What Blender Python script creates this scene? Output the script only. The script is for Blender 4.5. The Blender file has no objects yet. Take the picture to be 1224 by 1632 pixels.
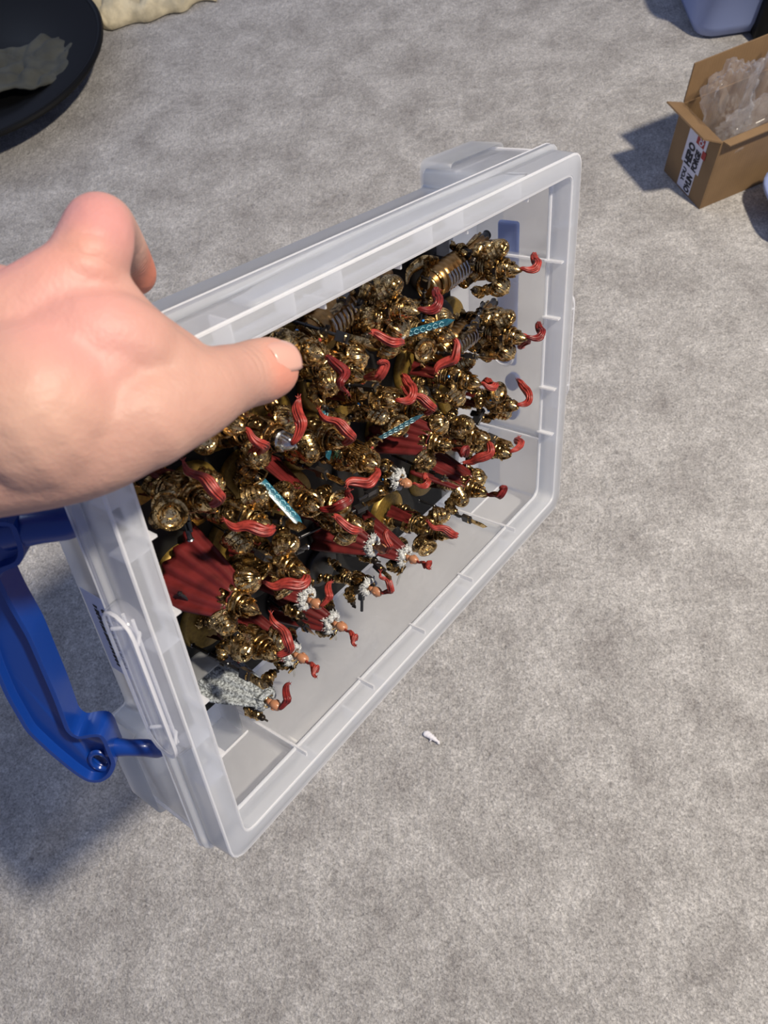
import bpy, bmesh, math, random
from mathutils import Vector, Matrix, noise
random.seed(7)
PI = math.pi
SC = bpy.context.scene
COL = SC.collection

# ------------------------------------------------------------------ camera, world, lights, exposure
CAM_M = Matrix(((0.994773, 0.044353, 0.091971), (0.0, 0.900732, -0.434375), (-0.102107, 0.432104, 0.896025)))
CAM_C = Vector((0, 0, 1.0))
FPX = 1211.0
cam_d = bpy.data.cameras.new('camera')
cam = bpy.data.objects.new('camera', cam_d); COL.objects.link(cam)
cam.matrix_world = Matrix.Translation(CAM_C) @ CAM_M.to_4x4()
cam_d.sensor_fit = 'AUTO'; cam_d.sensor_width = 36.0; cam_d.lens = 36 * FPX / 1632
cam_d.clip_start = 0.01; cam_d.clip_end = 50
cam_d.dof.use_dof = True; cam_d.dof.focus_distance = 0.50; cam_d.dof.aperture_fstop = 19
SC.camera = cam

w = bpy.data.worlds.new('room_ambience'); SC.world = w; w.use_nodes = True
bg = w.node_tree.nodes['Background']
bg.inputs[0].default_value = (0.50, 0.60, 1.0, 1); bg.inputs[1].default_value = 0.27

def lamp(name, typ, loc, target, energy, color, **kw):
    d = bpy.data.lights.new(name, typ); d.energy = energy; d.color = color
    for k, v in kw.items(): setattr(d, k, v)
    o = bpy.data.objects.new(name, d); COL.objects.link(o); o.location = loc
    o.rotation_euler = (Vector(target) - Vector(loc)).to_track_quat('-Z', 'Y').to_euler()
    return o
# the ceiling lamp, behind and to the right of the photographer
lamp('ceiling_lamp', 'AREA', (1.15, .12, 2.3), (0, .45, .2), 72, (1.0, 0.89, 0.74), shape='DISK', size=0.15)
# daylight from a window beyond the left edge
lamp('window_daylight', 'AREA', (-2.6, 2.2, 1.9), (0, .4, .2), 16, (0.62, 0.74, 1.0), shape='RECTANGLE', size=1.4, size_y=1.2)

SC.view_settings.view_transform = 'Standard'; SC.view_settings.look = 'None'
SC.view_settings.gamma = 1; SC.view_settings.use_curve_mapping = False
SC.view_settings.exposure = 0.0
SC.cycles.transparent_max_bounces = 48
SC.cycles.max_bounces = 10
SC.cycles.sample_clamp_indirect = 4

# ------------------------------------------------------------------ helpers
def px_ray(x, y):
    return CAM_M @ Vector(((x - 612) / FPX, -(y - 816) / FPX, -1))
def floor_at(x, y, z=0.0):
    r = px_ray(x, y); return CAM_C + r * ((z - CAM_C.z) / r.z)
def at_depth(x, y, d):
    return CAM_C + px_ray(x, y) * d
# frame of the tilted box: u along its long side, v along its short side, n out of its mouth
BU = Vector((0.554436, 0.727901, -0.403436)); BV = Vector((0.011324, 0.478124, 0.878219)); BN = Vector((0.832149, -0.491485, 0.256847))
BT = Vector((-0.1209704, 0.0216265, 0.5589777))
BOX = Matrix(((BU.x, BV.x, BN.x, BT.x), (BU.y, BV.y, BN.y, BT.y), (BU.z, BV.z, BN.z, BT.z), (0, 0, 0, 1)))
BOXI = BOX.inverted()
def box_at(x, y, axis, val):
    o = BOXI @ CAM_C; r = BOXI.to_3x3() @ px_ray(x, y)
    return o + r * ((val - o[axis]) / r[axis])

MATS = {}
def nt(name):
    m = bpy.data.materials.new(name); m.use_nodes = True; MATS[name] = m
    return m, m.node_tree, m.node_tree.nodes['Principled BSDF']
def N(t, typ, **kw):
    n = t.nodes.new(typ)
    for k, v in kw.items():
        if k.startswith('i_'):
            key = k[2:]; key = int(key) if key.isdigit() else key.replace('_', ' ')
            n.inputs[key].default_value = v
        else: setattr(n, k, v)
    return n
def L(t, a, ao, b, bi): t.links.new(a.outputs[ao], b.inputs[bi])
def ramp(t, stops):
    r = t.nodes.new('ShaderNodeValToRGB'); e = r.color_ramp.elements
    while len(e) < len(stops): e.new(0.5)
    for i, (p, c) in enumerate(stops):
        e[i].position = p; e[i].color = (*c, 1) if len(c) == 3 else c
    return r
def mat(name, col, rough=0.5, metal=0.0, var=0.0, vscale=200.0, bump=0.0, bscale=800.0, spec=0.5, sss=0.0, coat=0.0, vor=False, col2=None):
    m, t, p = nt(name)
    p.inputs['Roughness'].default_value = rough; p.inputs['Metallic'].default_value = metal
    p.inputs['Specular IOR Level'].default_value = spec
    p.inputs['Base Color'].default_value = (*col, 1)
    if coat: p.inputs['Coat Weight'].default_value = coat; p.inputs['Coat Roughness'].default_value = 0.08
    tc = N(t, 'ShaderNodeTexCoord')
    if var or col2:
        n = N(t, 'ShaderNodeTexNoise', i_Scale=vscale, i_Detail=5.0); L(t, tc, 'Object', n, 'Vector')
        c2 = col2 if col2 else tuple(c * (1 - var) for c in col)
        r = ramp(t, [(0.38, c2), (0.62, col)]); L(t, n, 'Fac', r, 'Fac'); L(t, r, 'Color', p, 'Base Color')
    if bump:
        if vor:
            b = N(t, 'ShaderNodeTexVoronoi', i_Scale=bscale, feature='DISTANCE_TO_EDGE'); L(t, tc, 'Object', b, 'Vector'); out = 'Distance'
            n3 = N(t, 'ShaderNodeTexNoise', i_Scale=bscale * .5, i_Detail=2.0, i_Distortion=2.0); L(t, tc, 'Object', n3, 'Vector')
            ma = N(t, 'ShaderNodeMath', operation='ADD'); L(t, b, out, ma, 0); L(t, n3, 'Fac', ma, 1); src, so = ma, 0
        else:
            b = N(t, 'ShaderNodeTexNoise', i_Scale=bscale, i_Detail=4.0); L(t, tc, 'Object', b, 'Vector'); src, so = b, 'Fac'
        bb = N(t, 'ShaderNodeBump', i_Strength=1.0, i_Distance=bump); L(t, src, so, bb, 'Height'); L(t, bb, 'Normal', p, 'Normal')
    return m
def goldmat(name, hi, lo, rough, dist, scale, lines=22.0):
    m, t, p = nt(name); p.inputs['Metallic'].default_value = 1.0; p.inputs['Roughness'].default_value = rough
    tc = N(t, 'ShaderNodeTexCoord')
    nz = N(t, 'ShaderNodeTexNoise', i_Scale=scale, i_Detail=1.0, i_Distortion=1.8); L(t, tc, 'Object', nz, 'Vector')
    mu = N(t, 'ShaderNodeMath', operation='MULTIPLY'); mu.inputs[1].default_value = lines; L(t, nz, 'Fac', mu, 0)
    sn = N(t, 'ShaderNodeMath', operation='SINE'); L(t, mu, 0, sn, 0); ab = N(t, 'ShaderNodeMath', operation='ABSOLUTE'); L(t, sn, 0, ab, 0)
    r = ramp(t, [(.10, (0, 0, 0)), (.50, (1, 1, 1))]); L(t, ab, 0, r, 'Fac')
    n2 = N(t, 'ShaderNodeTexNoise', i_Scale=190.0, i_Detail=4.0, i_Roughness=.6); L(t, tc, 'Object', n2, 'Vector')
    r2 = ramp(t, [(.38, tuple(c * .18 for c in lo)), (.46, lo), (.58, hi)]); L(t, n2, 'Fac', r2, 'Fac')
    mx = N(t, 'ShaderNodeMix', data_type='RGBA'); mx.inputs[6].default_value = (lo[0] * .10, lo[1] * .08, lo[2] * .08, 1)
    L(t, r, 'Color', mx, 0); L(t, r2, 'Color', mx, 7); L(t, mx, 2, p, 'Base Color')
    b = N(t, 'ShaderNodeBump', i_Strength=1.0, i_Distance=dist); L(t, r, 'Color', b, 'Height'); L(t, b, 'Normal', p, 'Normal')
goldmat('gold', (0.84, 0.59, 0.26), (0.34, 0.20, 0.065), .24, .00050, 210, 34.0)
goldmat('gold_smooth', (0.94, 0.69, 0.33), (0.44, 0.27, 0.095), .22, .00035, 150, 22.0)
goldmat('bronze_dark', (0.42, 0.25, 0.10), (0.20, 0.10, 0.035), .30, .00020, 150, 22.0)
mat('hull_bronze', (0.50, 0.30, 0.12), .34, 1.0, vscale=120, col2=(0.28, 0.145, 0.05))
mat('silver', (0.58, 0.58, 0.56), .25, 1.0, bump=.0003, bscale=700)
mat('undersuit', (0.025, 0.018, 0.012), .38, .5, var=.5, vscale=500)
mat('gun_black', (0.012, 0.012, 0.014), .28, 0.0, spec=.7)
mat('base_gold', (0.27, 0.175, 0.035), .42, 0.55, bump=.00008, bscale=1500, vscale=500, col2=(0.19, 0.12, 0.025))
mat('base_black', (0.006, 0.006, 0.007), .4)
mat('sheet_black', (0.007, 0.007, 0.007), .62, spec=.3)
mat('plume_red', (0.36, 0.045, 0.034), .38, var=.5, vscale=300, spec=.4)
mat('plume_dark_red', (0.20, 0.018, 0.016), .35, var=.5, vscale=300, spec=.4)
mat('cape_red', (0.125, 0.014, 0.014), .34, var=.45, vscale=90, spec=.5)
mat('fur_white', (0.62, 0.64, 0.64), .7, var=.6, vscale=900, bump=.0006, bscale=1400)
mat('fur_grey', (0.42, 0.46, 0.48), .5, var=.75, vscale=700, bump=.0009, bscale=900)
mat('skin_bronze', (0.40, 0.18, 0.095), .35, spec=.5)
mat('blade_blue', (0.012, 0.075, 0.115), .3, vscale=600, col2=(0.02, 0.13, 0.18))
mat('blade_rune', (0.30, 0.55, 0.62), .4)
mat('gem_blue', (0.03, 0.25, 0.7), .1, coat=1.0)
mat('leather', (0.16, 0.07, 0.025), .45, var=.4)
mat('handle_blue', (0.003, 0.036, 0.235), .33, spec=.5, coat=.15, bump=.00003, bscale=120)
mat('label_paper', (0.60, 0.64, 0.80), .6)
mat('ink', (0.01, 0.01, 0.02), .6)
mat('ink_red', (0.32, 0.03, 0.03), .6)
mat('sticker_paper', (0.62, 0.62, 0.72), .5)
mat('black_plastic', (0.004, 0.004, 0.004), .5, spec=.2)
mat('cloth_grey', (0.075, 0.078, 0.066), .9, var=.25, vscale=25, bump=.002, bscale=60)
mat('pale_blue', (0.27, 0.34, 0.60), .45, spec=.4)
mat('fluff', (0.85, 0.83, 0.85), .9)

def cardboard():
    m, t, p = nt('cardboard')
    p.inputs['Roughness'].default_value = .75
    tc = N(t, 'ShaderNodeTexCoord')
    n = N(t, 'ShaderNodeTexNoise', i_Scale=18.0, i_Detail=6.0); L(t, tc, 'Object', n, 'Vector')
    r = ramp(t, [(.3, (0.20, 0.122, 0.058)), (.7, (0.26, 0.162, 0.077))]); L(t, n, 'Fac', r, 'Fac'); L(t, r, 'Color', p, 'Base Color')
    wv = N(t, 'ShaderNodeTexWave', i_Scale=60.0, i_Distortion=.3); L(t, tc, 'Object', wv, 'Vector')
    b = N(t, 'ShaderNodeBump', i_Strength=.25, i_Distance=.0006); L(t, wv, 'Fac', b, 'Height'); L(t, b, 'Normal', p, 'Normal')
cardboard()
mat('cardboard_edge', (0.20, 0.12, 0.055), .9, var=.5, vscale=500)

def plastic(name, alpha, col, rough=.35, trans=.5, tint=(.96, .97, 1.0), bump=.0, ior=1.30, haze=0.0):
    """cloudy polypropylene: part of the light goes straight through, part is scattered by the body, a little is reflected"""
    m, t, p = nt(name); t.nodes.remove(p); out = t.nodes['Material Output']
    tr = N(t, 'ShaderNodeBsdfTransparent'); tr.inputs[0].default_value = (*tint, 1)
    d = N(t, 'ShaderNodeBsdfDiffuse'); d.inputs[0].default_value = (*col, 1)
    tl = N(t, 'ShaderNodeBsdfTranslucent'); tl.inputs[0].default_value = (*col, 1)
    g = N(t, 'ShaderNodeBsdfGlossy', i_Roughness=rough)
    m1 = N(t, 'ShaderNodeMixShader'); m1.inputs[0].default_value = trans; L(t, d, 0, m1, 1); L(t, tl, 0, m1, 2)
    if haze:     # clouded sheet: part of what shines through is spread into a blur
        rf = N(t, 'ShaderNodeBsdfRefraction', i_Roughness=.42, i_IOR=1.04); rf.inputs[0].default_value = (*tint, 1)
        m0 = N(t, 'ShaderNodeMixShader'); m0.inputs[0].default_value = haze; L(t, tr, 0, m0, 1); L(t, rf, 0, m0, 2); tr = m0
    m2 = N(t, 'ShaderNodeMixShader'); m2.inputs[0].default_value = alpha; L(t, tr, 0, m2, 1); L(t, m1, 0, m2, 2)
    m3 = N(t, 'ShaderNodeMixShader'); fr = N(t, 'ShaderNodeFresnel', i_IOR=ior)
    # only the outer surface reflects; the way out of the sheet adds no second mirror
    ge = N(t, 'ShaderNodeNewGeometry'); om = N(t, 'ShaderNodeMath', operation='SUBTRACT'); om.inputs[0].default_value = 1.0; L(t, ge, 'Backfacing', om, 1)
    mf = N(t, 'ShaderNodeMath', operation='MULTIPLY'); L(t, fr, 0, mf, 0); L(t, om, 0, mf, 1); L(t, mf, 0, m3, 0); L(t, m2, 0, m3, 1); L(t, g, 0, m3, 2); L(t, m3, 0, out, 'Surface')
    tc = N(t, 'ShaderNodeTexCoord'); n = N(t, 'ShaderNodeTexNoise', i_Scale=16.0, i_Detail=2.0); L(t, tc, 'Object', n, 'Vector')
    b = N(t, 'ShaderNodeBump', i_Strength=.5, i_Distance=bump or .0008); L(t, n, 'Fac', b, 'Height')
    L(t, b, 'Normal', g, 'Normal')
plastic('clear_plastic', .20, (.94, .965, 1.0), tint=(.985, .992, 1.0), haze=.5)
plastic('rim_plastic', .33, (.94, .965, 1.0), tint=(.985, .992, 1.0), haze=.4)
plastic('edge_plastic', .60, (.98, .985, 1.0), tint=(.99, .993, 1.0))
plastic('recess_plastic', .09, (.96, .97, 1.0), rough=.15, tint=(.99, .993, 1.0))
plastic('air_pillow', .13, (.98, .98, 1.0), rough=.22, bump=.003, tint=(.99, .99, .99), ior=1.22)
plastic('blue_film', .50, (.20, .29, .60))

class MB:
    def __init__(s): s.v = []; s.f = []
    def add(s, vs, fs):
        o = len(s.v); s.v += [Vector(x) for x in vs]; s.f += [tuple(i + o for i in f) for f in fs]; return s
    def xf(s, m):
        s.v = [m @ x for x in s.v]; return s
    def join(s, o, m=None):
        return s.add([m @ x for x in o.v] if m else o.v, o.f)
    def box(s, c, size, rot=None):
        c = Vector(c); h = [x / 2 for x in size]; vs = []
        for z in (-1, 1):
            for y in (-1, 1):
                for x in (-1, 1):
                    p = Vector((x * h[0], y * h[1], z * h[2])); vs.append(c + (rot @ p if rot else p))
        return s.add(vs, [(0, 2, 3, 1), (4, 5, 7, 6), (0, 1, 5, 4), (2, 6, 7, 3), (0, 4, 6, 2), (1, 3, 7, 5)])
    def tube(s, pts, rad, seg=8, sq=1.0, ridge=0.0, nr=0, up=(0, 0, 1)):
        pts = [Vector(p) for p in pts]; n = len(pts)
        if not hasattr(rad, '__len__'): rad = [rad] * n
        vs = []; prev = None
        for i, p in enumerate(pts):
            d = (pts[min(i + 1, n - 1)] - pts[max(i - 1, 0)]).normalized()
            if prev is None:
                a = d.cross(Vector(up));
                if a.length < .1: a = d.cross(Vector((1, 0, 0)))
            else: a = prev - d * prev.dot(d)
            a.normalize(); prev = a; b = d.cross(a)
            for k in range(seg):
                t = 2 * PI * k / seg; r = rad[i] * (1 + (ridge * math.cos(nr * t) if nr else 0))
                vs.append(p + a * (math.cos(t) * r) + b * (math.sin(t) * r * sq))
        fs = []
        for i in range(n - 1):
            for k in range(seg):
                k2 = (k + 1) % seg; fs.append((i * seg + k, i * seg + k2, (i + 1) * seg + k2, (i + 1) * seg + k))
        fs.append(tuple(range(seg - 1, -1, -1))); fs.append(tuple((n - 1) * seg + k for k in range(seg)))
        return s.add(vs, fs)
    def lathe(s, prof, seg=16, m=None, sx=1, sy=1, flute=0, nf=0, arc=2 * PI):
        vs = []; full = abs(arc - 2 * PI) < 1e-6; ns = seg if full else seg + 1
        for r, z in prof:
            for k in range(ns):
                t = arc * k / seg; rr = r * (1 + (flute * math.cos(nf * t) if nf else 0))
                p = Vector((math.cos(t) * rr * sx, math.sin(t) * rr * sy, z)); vs.append(m @ p if m else p)
        fs = []
        for i in range(len(prof) - 1):
            for k in range(seg if full else seg):
                k2 = (k + 1) % ns
                fs.append((i * ns + k, i * ns + k2, (i + 1) * ns + k2, (i + 1) * ns + k))
        if full:
            if prof[0][0] > 1e-5: fs.append(tuple(range(ns - 1, -1, -1)))
            if prof[-1][0] > 1e-5: fs.append(tuple((len(prof) - 1) * ns + k for k in range(ns)))
        return s.add(vs, fs)
    def ell(s, c, r, seg=12, rings=8, rot=None, lo=-1.0, flute=0, nf=0):
        c = Vector(c); M = Matrix.Translation(c) @ (rot.to_4x4() if rot else Matrix.Identity(4)) @ Matrix.Diagonal((r[0], r[1], r[2], 1))
        a0 = math.asin(max(-1, lo)); prof = []
        for i in range(rings + 1):
            a = a0 + (PI / 2 - a0) * i / rings; prof.append((max(math.cos(a), 1e-4), math.sin(a)))
        return s.lathe(prof, seg, M, flute=flute, nf=nf)
    def ring(s, c, R, r, seg=16, rs=5, rot=None, sx=1, sy=1):
        c = Vector(c); vs = []
        for i in range(seg):
            t = 2 * PI * i / seg
            for k in range(rs):
                q = 2 * PI * k / rs; rr = R + r * math.cos(q)
                p = Vector((math.cos(t) * rr * sx, math.sin(t) * rr * sy, r * math.sin(q))); vs.append(c + (rot @ p if rot else p))
        fs = [(i * rs + k, ((i + 1) % seg) * rs + k, ((i + 1) % seg) * rs + (k + 1) % rs, i * rs + (k + 1) % rs) for i in range(seg) for k in range(rs)]
        return s.add(vs, fs)
    def grid(s, fn, nu, nv):
        vs = [fn(i / nu, j / nv) for j in range(nv + 1) for i in range(nu + 1)]; w_ = nu + 1
        return s.add(vs, [(j * w_ + i, j * w_ + i + 1, (j + 1) * w_ + i + 1, (j + 1) * w_ + i) for j in range(nv) for i in range(nu)])
    def slab(s, poly, z0, z1, hole=None):
        n = len(poly); vs = [(x, y, z0) for x, y in poly] + [(x, y, z1) for x, y in poly]
        return s.add(vs, [tuple(range(n - 1, -1, -1)), tuple(range(n, 2 * n))] + [(i, (i + 1) % n, n + (i + 1) % n, n + i) for i in range(n)])
    def mesh(s, name, m, smooth=True, scale=1.0, autos=None):
        me = bpy.data.meshes.new(name); me.from_pydata([tuple(x * scale) for x in s.v], [], s.f)
        bm = bmesh.new(); bm.from_mesh(me); bmesh.ops.remove_doubles(bm, verts=bm.verts, dist=1e-6 if scale == 1 else 1e-5)
        bmesh.ops.recalc_face_normals(bm, faces=bm.faces); bm.to_mesh(me); bm.free()
        me.materials.append(MATS[m])
        if smooth:
            me.polygons.foreach_set('use_smooth', [True] * len(me.polygons))
            if autos: me.set_sharp_from_angle(angle=math.radians(autos))
        return me
    def obj(s, name, m, parent=None, smooth=True, scale=1.0, autos=40):
        o = bpy.data.objects.new(name, s.mesh(name, m, smooth, scale, autos)); COL.objects.link(o)
        if parent: o.parent = parent
        return o
def tag(o, label=None, cat=None, group=None, kind=None):
    if label: o['label'] = label
    if cat: o['category'] = cat
    if group: o['group'] = group
    if kind: o['kind'] = kind
    return o
def empty(name, mw=None, loc=None):
    o = bpy.data.objects.new(name, None); COL.objects.link(o); o.empty_display_size = .01
    if mw: o.matrix_world = mw
    if loc: o.location = loc
    return o
def mod(o, typ, **kw):
    m = o.modifiers.new(typ.lower(), typ)
    for k, v in kw.items(): setattr(m, k, v)
    return m
def smooth_path(pts, k=6):
    pts = [Vector(p) for p in pts]; out = []
    for i in range(len(pts) - 1):
        p0 = pts[max(i - 1, 0)]; p1 = pts[i]; p2 = pts[i + 1]; p3 = pts[min(i + 2, len(pts) - 1)]
        for j in range(k):
            t = j / k
            out.append(.5 * ((2 * p1) + (p2 - p0) * t + (2 * p0 - 5 * p1 + 4 * p2 - p3) * t * t + (3 * p1 - p0 - 3 * p2 + p3) * t ** 3))
    out.append(pts[-1]); return out
def interp(vals, n):
    out = []
    for i in range(n):
        t = i / (n - 1) * (len(vals) - 1); k = min(int(t), len(vals) - 2); out.append(vals[k] + (vals[k + 1] - vals[k]) * (t - k))
    return out

# ------------------------------------------------------------------ the setting: carpet
def carpet():
    m, t, p = nt('carpet'); p.inputs['Roughness'].default_value = 1.0; p.inputs['Specular IOR Level'].default_value = .1
    p.inputs['Sheen Weight'].default_value = .15
    tc = N(t, 'ShaderNodeTexCoord')
    n1 = N(t, 'ShaderNodeTexNoise', i_Scale=13.0, i_Detail=9.0, i_Roughness=.62); L(t, tc, 'Object', n1, 'Vector')
    n2 = N(t, 'ShaderNodeTexNoise', i_Scale=340.0, i_Detail=5.0, i_Roughness=.75, i_Distortion=.6); L(t, tc, 'Object', n2, 'Vector')
    n4 = N(t, 'ShaderNodeTexNoise', i_Scale=95.0, i_Detail=4.0, i_Roughness=.7); L(t, tc, 'Object', n4, 'Vector')
    r1 = ramp(t, [(.30, (.38, .36, .345)), (.47, (.51, .492, .472)), (.66, (.65, .63, .605))]); L(t, n1, 'Fac', r1, 'Fac')
    r2 = ramp(t, [(.34, (.56, .55, .54)), (.64, (1.42, 1.42, 1.40))]); L(t, n2, 'Fac', r2, 'Fac')
    r4 = ramp(t, [(.32, (.74, .74, .74)), (.68, (1.16, 1.16, 1.16))]); L(t, n4, 'Fac', r4, 'Fac')
    mx = N(t, 'ShaderNodeMix', data_type='RGBA', blend_type='MULTIPLY'); mx.inputs[0].default_value = 1
    L(t, r1, 'Color', mx, 6); L(t, r2, 'Color', mx, 7)
    my = N(t, 'ShaderNodeMix', data_type='RGBA', blend_type='MULTIPLY'); my.inputs[0].default_value = 1
    L(t, mx, 2, my, 6); L(t, r4, 'Color', my, 7)
    # small dark specks trodden into the pile
    v = N(t, 'ShaderNodeTexVoronoi', i_Scale=11.0); L(t, tc, 'Object', v, 'Vector')
    rv = ramp(t, [(.0, (.45, .44, .44)), (.055, (1, 1, 1))]); L(t, v, 'Distance', rv, 'Fac')
    mz = N(t, 'ShaderNodeMix', data_type='RGBA', blend_type='MULTIPLY'); mz.inputs[0].default_value = 1
    L(t, my, 2, mz, 6); L(t, rv, 'Color', mz, 7); L(t, mz, 2, p, 'Base Color')
    ad = N(t, 'ShaderNodeMath', operation='MULTIPLY_ADD'); ad.inputs[1].default_value = 3.0; L(t, n4, 'Fac', ad, 0); L(t, n2, 'Fac', ad, 2)
    b = N(t, 'ShaderNodeBump', i_Strength=.85, i_Distance=.0030); L(t, ad, 0, b, 'Height'); L(t, b, 'Normal', p, 'Normal')
carpet()
fm = MB(); fm.slab([(-3.2, -1.6), (2.6, -1.6), (2.6, 4.2), (-3.2, 4.2)], -.012, 0)
floor = fm.obj('floor', 'carpet', smooth=False)
tag(floor, 'mottled grey short-pile carpet covering the whole floor', 'carpet', kind='structure')

# ------------------------------------------------------------------ the plastic box held over the carpet
BL, BW, BD = .37, .2593, .0785
crate = empty('storage_box', BOX); tag(crate, 'open translucent plastic storage box with blue handle, tipped up and held by a hand', 'storage box')

def rounded(poly, r, k=4):
    out = []; n = len(poly)
    for i in range(n):
        p = Vector(poly[i]); a = Vector(poly[i - 1]); c = Vector(poly[(i + 1) % n])
        d1 = (a - p); d2 = (c - p); rr = min(r, d1.length * .45, d2.length * .45)
        s_ = p + d1.normalized() * rr; e_ = p + d2.normalized() * rr
        for j in range(k + 1):
            t = j / k; out.append(tuple((1 - t) ** 2 * s_ + 2 * t * (1 - t) * p + t * t * e_))
    return out
def rect(o, r=.008): return rounded([(-o, -o), (BL + o, -o), (BL + o, BW + o), (-o, BW + o)], r)
def loft(mb, loops, close=True):
    """loops: list of (2D outline, n) with equal point counts"""
    n = len(loops[0][0]); vs = [(x, y, z) for pl, z in loops for x, y in pl]
    fs = [(i * n + k, i * n + (k + 1) % n, (i + 1) * n + (k + 1) % n, (i + 1) * n + k) for i in range(len(loops) - 1) for k in range(n)]
    mb.add(vs, fs); return mb
def body_outline(ins, out, e, r=.005, iu=.0):
    """side walls set in by ins, corner columns standing out by out over the length e"""
    i_, o, W_, L_ = ins, out, BW, BL
    return rounded([(e, i_), (e, -o), (-o, -o), (-o, e), (iu, e), (iu, W_ - e), (-o, W_ - e), (-o, W_ + o), (e, W_ + o), (e, W_ - i_),
                    (L_ - e, W_ - i_), (L_ - e, W_ + o), (L_ + o, W_ + o), (L_ + o, W_ - e), (L_ - .003, W_ - e), (L_ - .003, e), (L_ + o, e), (L_ + o, -o), (L_ - e, -o), (L_ - e, i_)], r, 3)
mb = MB()
loft(mb, [(body_outline(.001, .011, .057), -.0145), (body_outline(.001, .0105, .057), -.045), (body_outline(.001, .0100, .057), -BD)])
side = mb.obj('side_wall', 'clear_plastic', crate); mod(side, 'SOLIDIFY', thickness=.0014, offset=0)
mb = MB(); pl = body_outline(.001, .0100, .057); mb.slab(pl, -BD - .0016, -BD)
mb.obj('bottom', 'clear_plastic', crate, smooth=False)
# rim: inner lip, flat flange, outer skirt with a stepped lower edge
mb = MB()
loft(mb, [(rect(-.0032), -.0145), (rect(-.0004), -.0140), (rect(0), -.0015), (rect(.001), 0), (rect(.0105, .010), 0), (rect(.012, .011), -.0012), (rect(.0125, .011), -.0120), (rect(.0128, .011), -.0185)])
rim = mb.obj('rim', 'rim_plastic', crate); mod(rim, 'SOLIDIFY', thickness=.0014, offset=0)
mb = MB()
loft(mb, [(rect(.0128, .011), -.0178), (rect(.0160, .013), -.0190), (rect(.0162, .013), -.0225)])
st = mb.obj('skirt', 'rim_plastic', crate); mod(st, 'SOLIDIFY', thickness=.0012, offset=0)
def bead(loop, n, r, name='bead', m='edge_plastic'):
    pts = [Vector((x, y, n)) for x, y in loop]; b = MB(); c = len(pts)
    vs = []; rs = 6
    for i, p in enumerate(pts):
        d = (pts[(i + 1) % c] - pts[i - 1]).normalized(); a = d.cross(Vector((0, 0, 1))).normalized()
        for k in range(rs):
            t = 2 * PI * k / rs; vs.append(p + a * math.cos(t) * r + Vector((0, 0, 1)) * math.sin(t) * r)
    b.add(vs, [(i * rs + k, ((i + 1) % c) * rs + k, ((i + 1) % c) * rs + (k + 1) % rs, i * rs + (k + 1) % rs) for i in range(c) for k in range(rs)])
    return b.obj(name, m, crate)
bead(rect(.0003), -.0004, .0008); bead(rect(.0118, .011), -.0006, .0009); bead(rect(.0162, .013), -.0225, .0010); bead(rect(-.0016), -.0145, .0012)
# ribs: across the lip and wall inside, and across flange and skirt outside
def rib(c, size): return MB().box(c, size).obj('rib', 'edge_plastic', crate, smooth=False)
for u in (.057, .1199, .1788, .2427, .313):
    rib((u, .0015, -.0090 if u not in (.057, .313) else -.012), (.0012, .005, .013))
    rib((u, BW - .0015, -.0090), (.0012, .005, .013))
for v in (.0643, .104, .161, .2022):
    rib((BL - .0018, v, -.0090), (.006, .0012, .013)); rib((.0018, v, -.0090), (.006, .0012, .013))
for v in (.055, .086, .150, .200, .225):
    rib((-.0062, v, -.0068), (.0115, .0011, .0115)); rib((BL + .0062, v, -.0068), (.0115, .0011, .0115))
for u in (.062, .099, .131, .205, .235, .300):
    rib((u, BW + .0062, -.0068), (.0011, .0115, .0115)); rib((u, -.0062, -.0068), (.0011, .0115, .0115))
# corner columns seen from inside: pale upright and cross edges
def strip(a, b, r=.0011): return MB().tube([a, b], r, 6).obj('corner_edge', 'edge_plastic', crate)
for sx, ux in ((0, .057), (1, BL - .057)):
    for y in (.003, BW - .003):
        strip((ux, y, -.0145), (ux, y, -BD))
for y in (.057, BW - .057):
    for x in (.003, BL - .003): strip((x, y, -.0145), (x, y, -BD))
for (x, y) in ((-.0105, -.0105), (BL + .0105, -.0105), (BL + .0105, BW + .0105), (-.0105, BW + .0105)):
    strip((x, y, -.02), (x, y, -BD), .0013)
for y in (-.0092, BW + .0092):
    for x0, x1 in ((-.009, .055), (BL - .055, BL + .009)): strip((x0, y, -.056), (x1, y, -.056), .0009)
# feet: deeper blocks under the corner columns
for x0, x1 in ((-.0150, .054), (BL - .054, BL + .0150)):
    for y0, y1 in ((-.0140, .054), (BW - .054, BW + .0145)):
        f = MB(); pl = rounded([(x0, y0), (x1, y0), (x1, y1), (x0, y1)], .006)
        loft(f, [(pl, -.060), (pl, -.083)]); c_ = len(pl); f.add([(x, y, -.083) for x, y in pl], [tuple(range(c_))])
        # ring up to the wall
        fo = f.obj('corner_foot', 'clear_plastic', crate); mod(fo, 'SOLIDIFY', thickness=.0014, offset=0)
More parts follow.
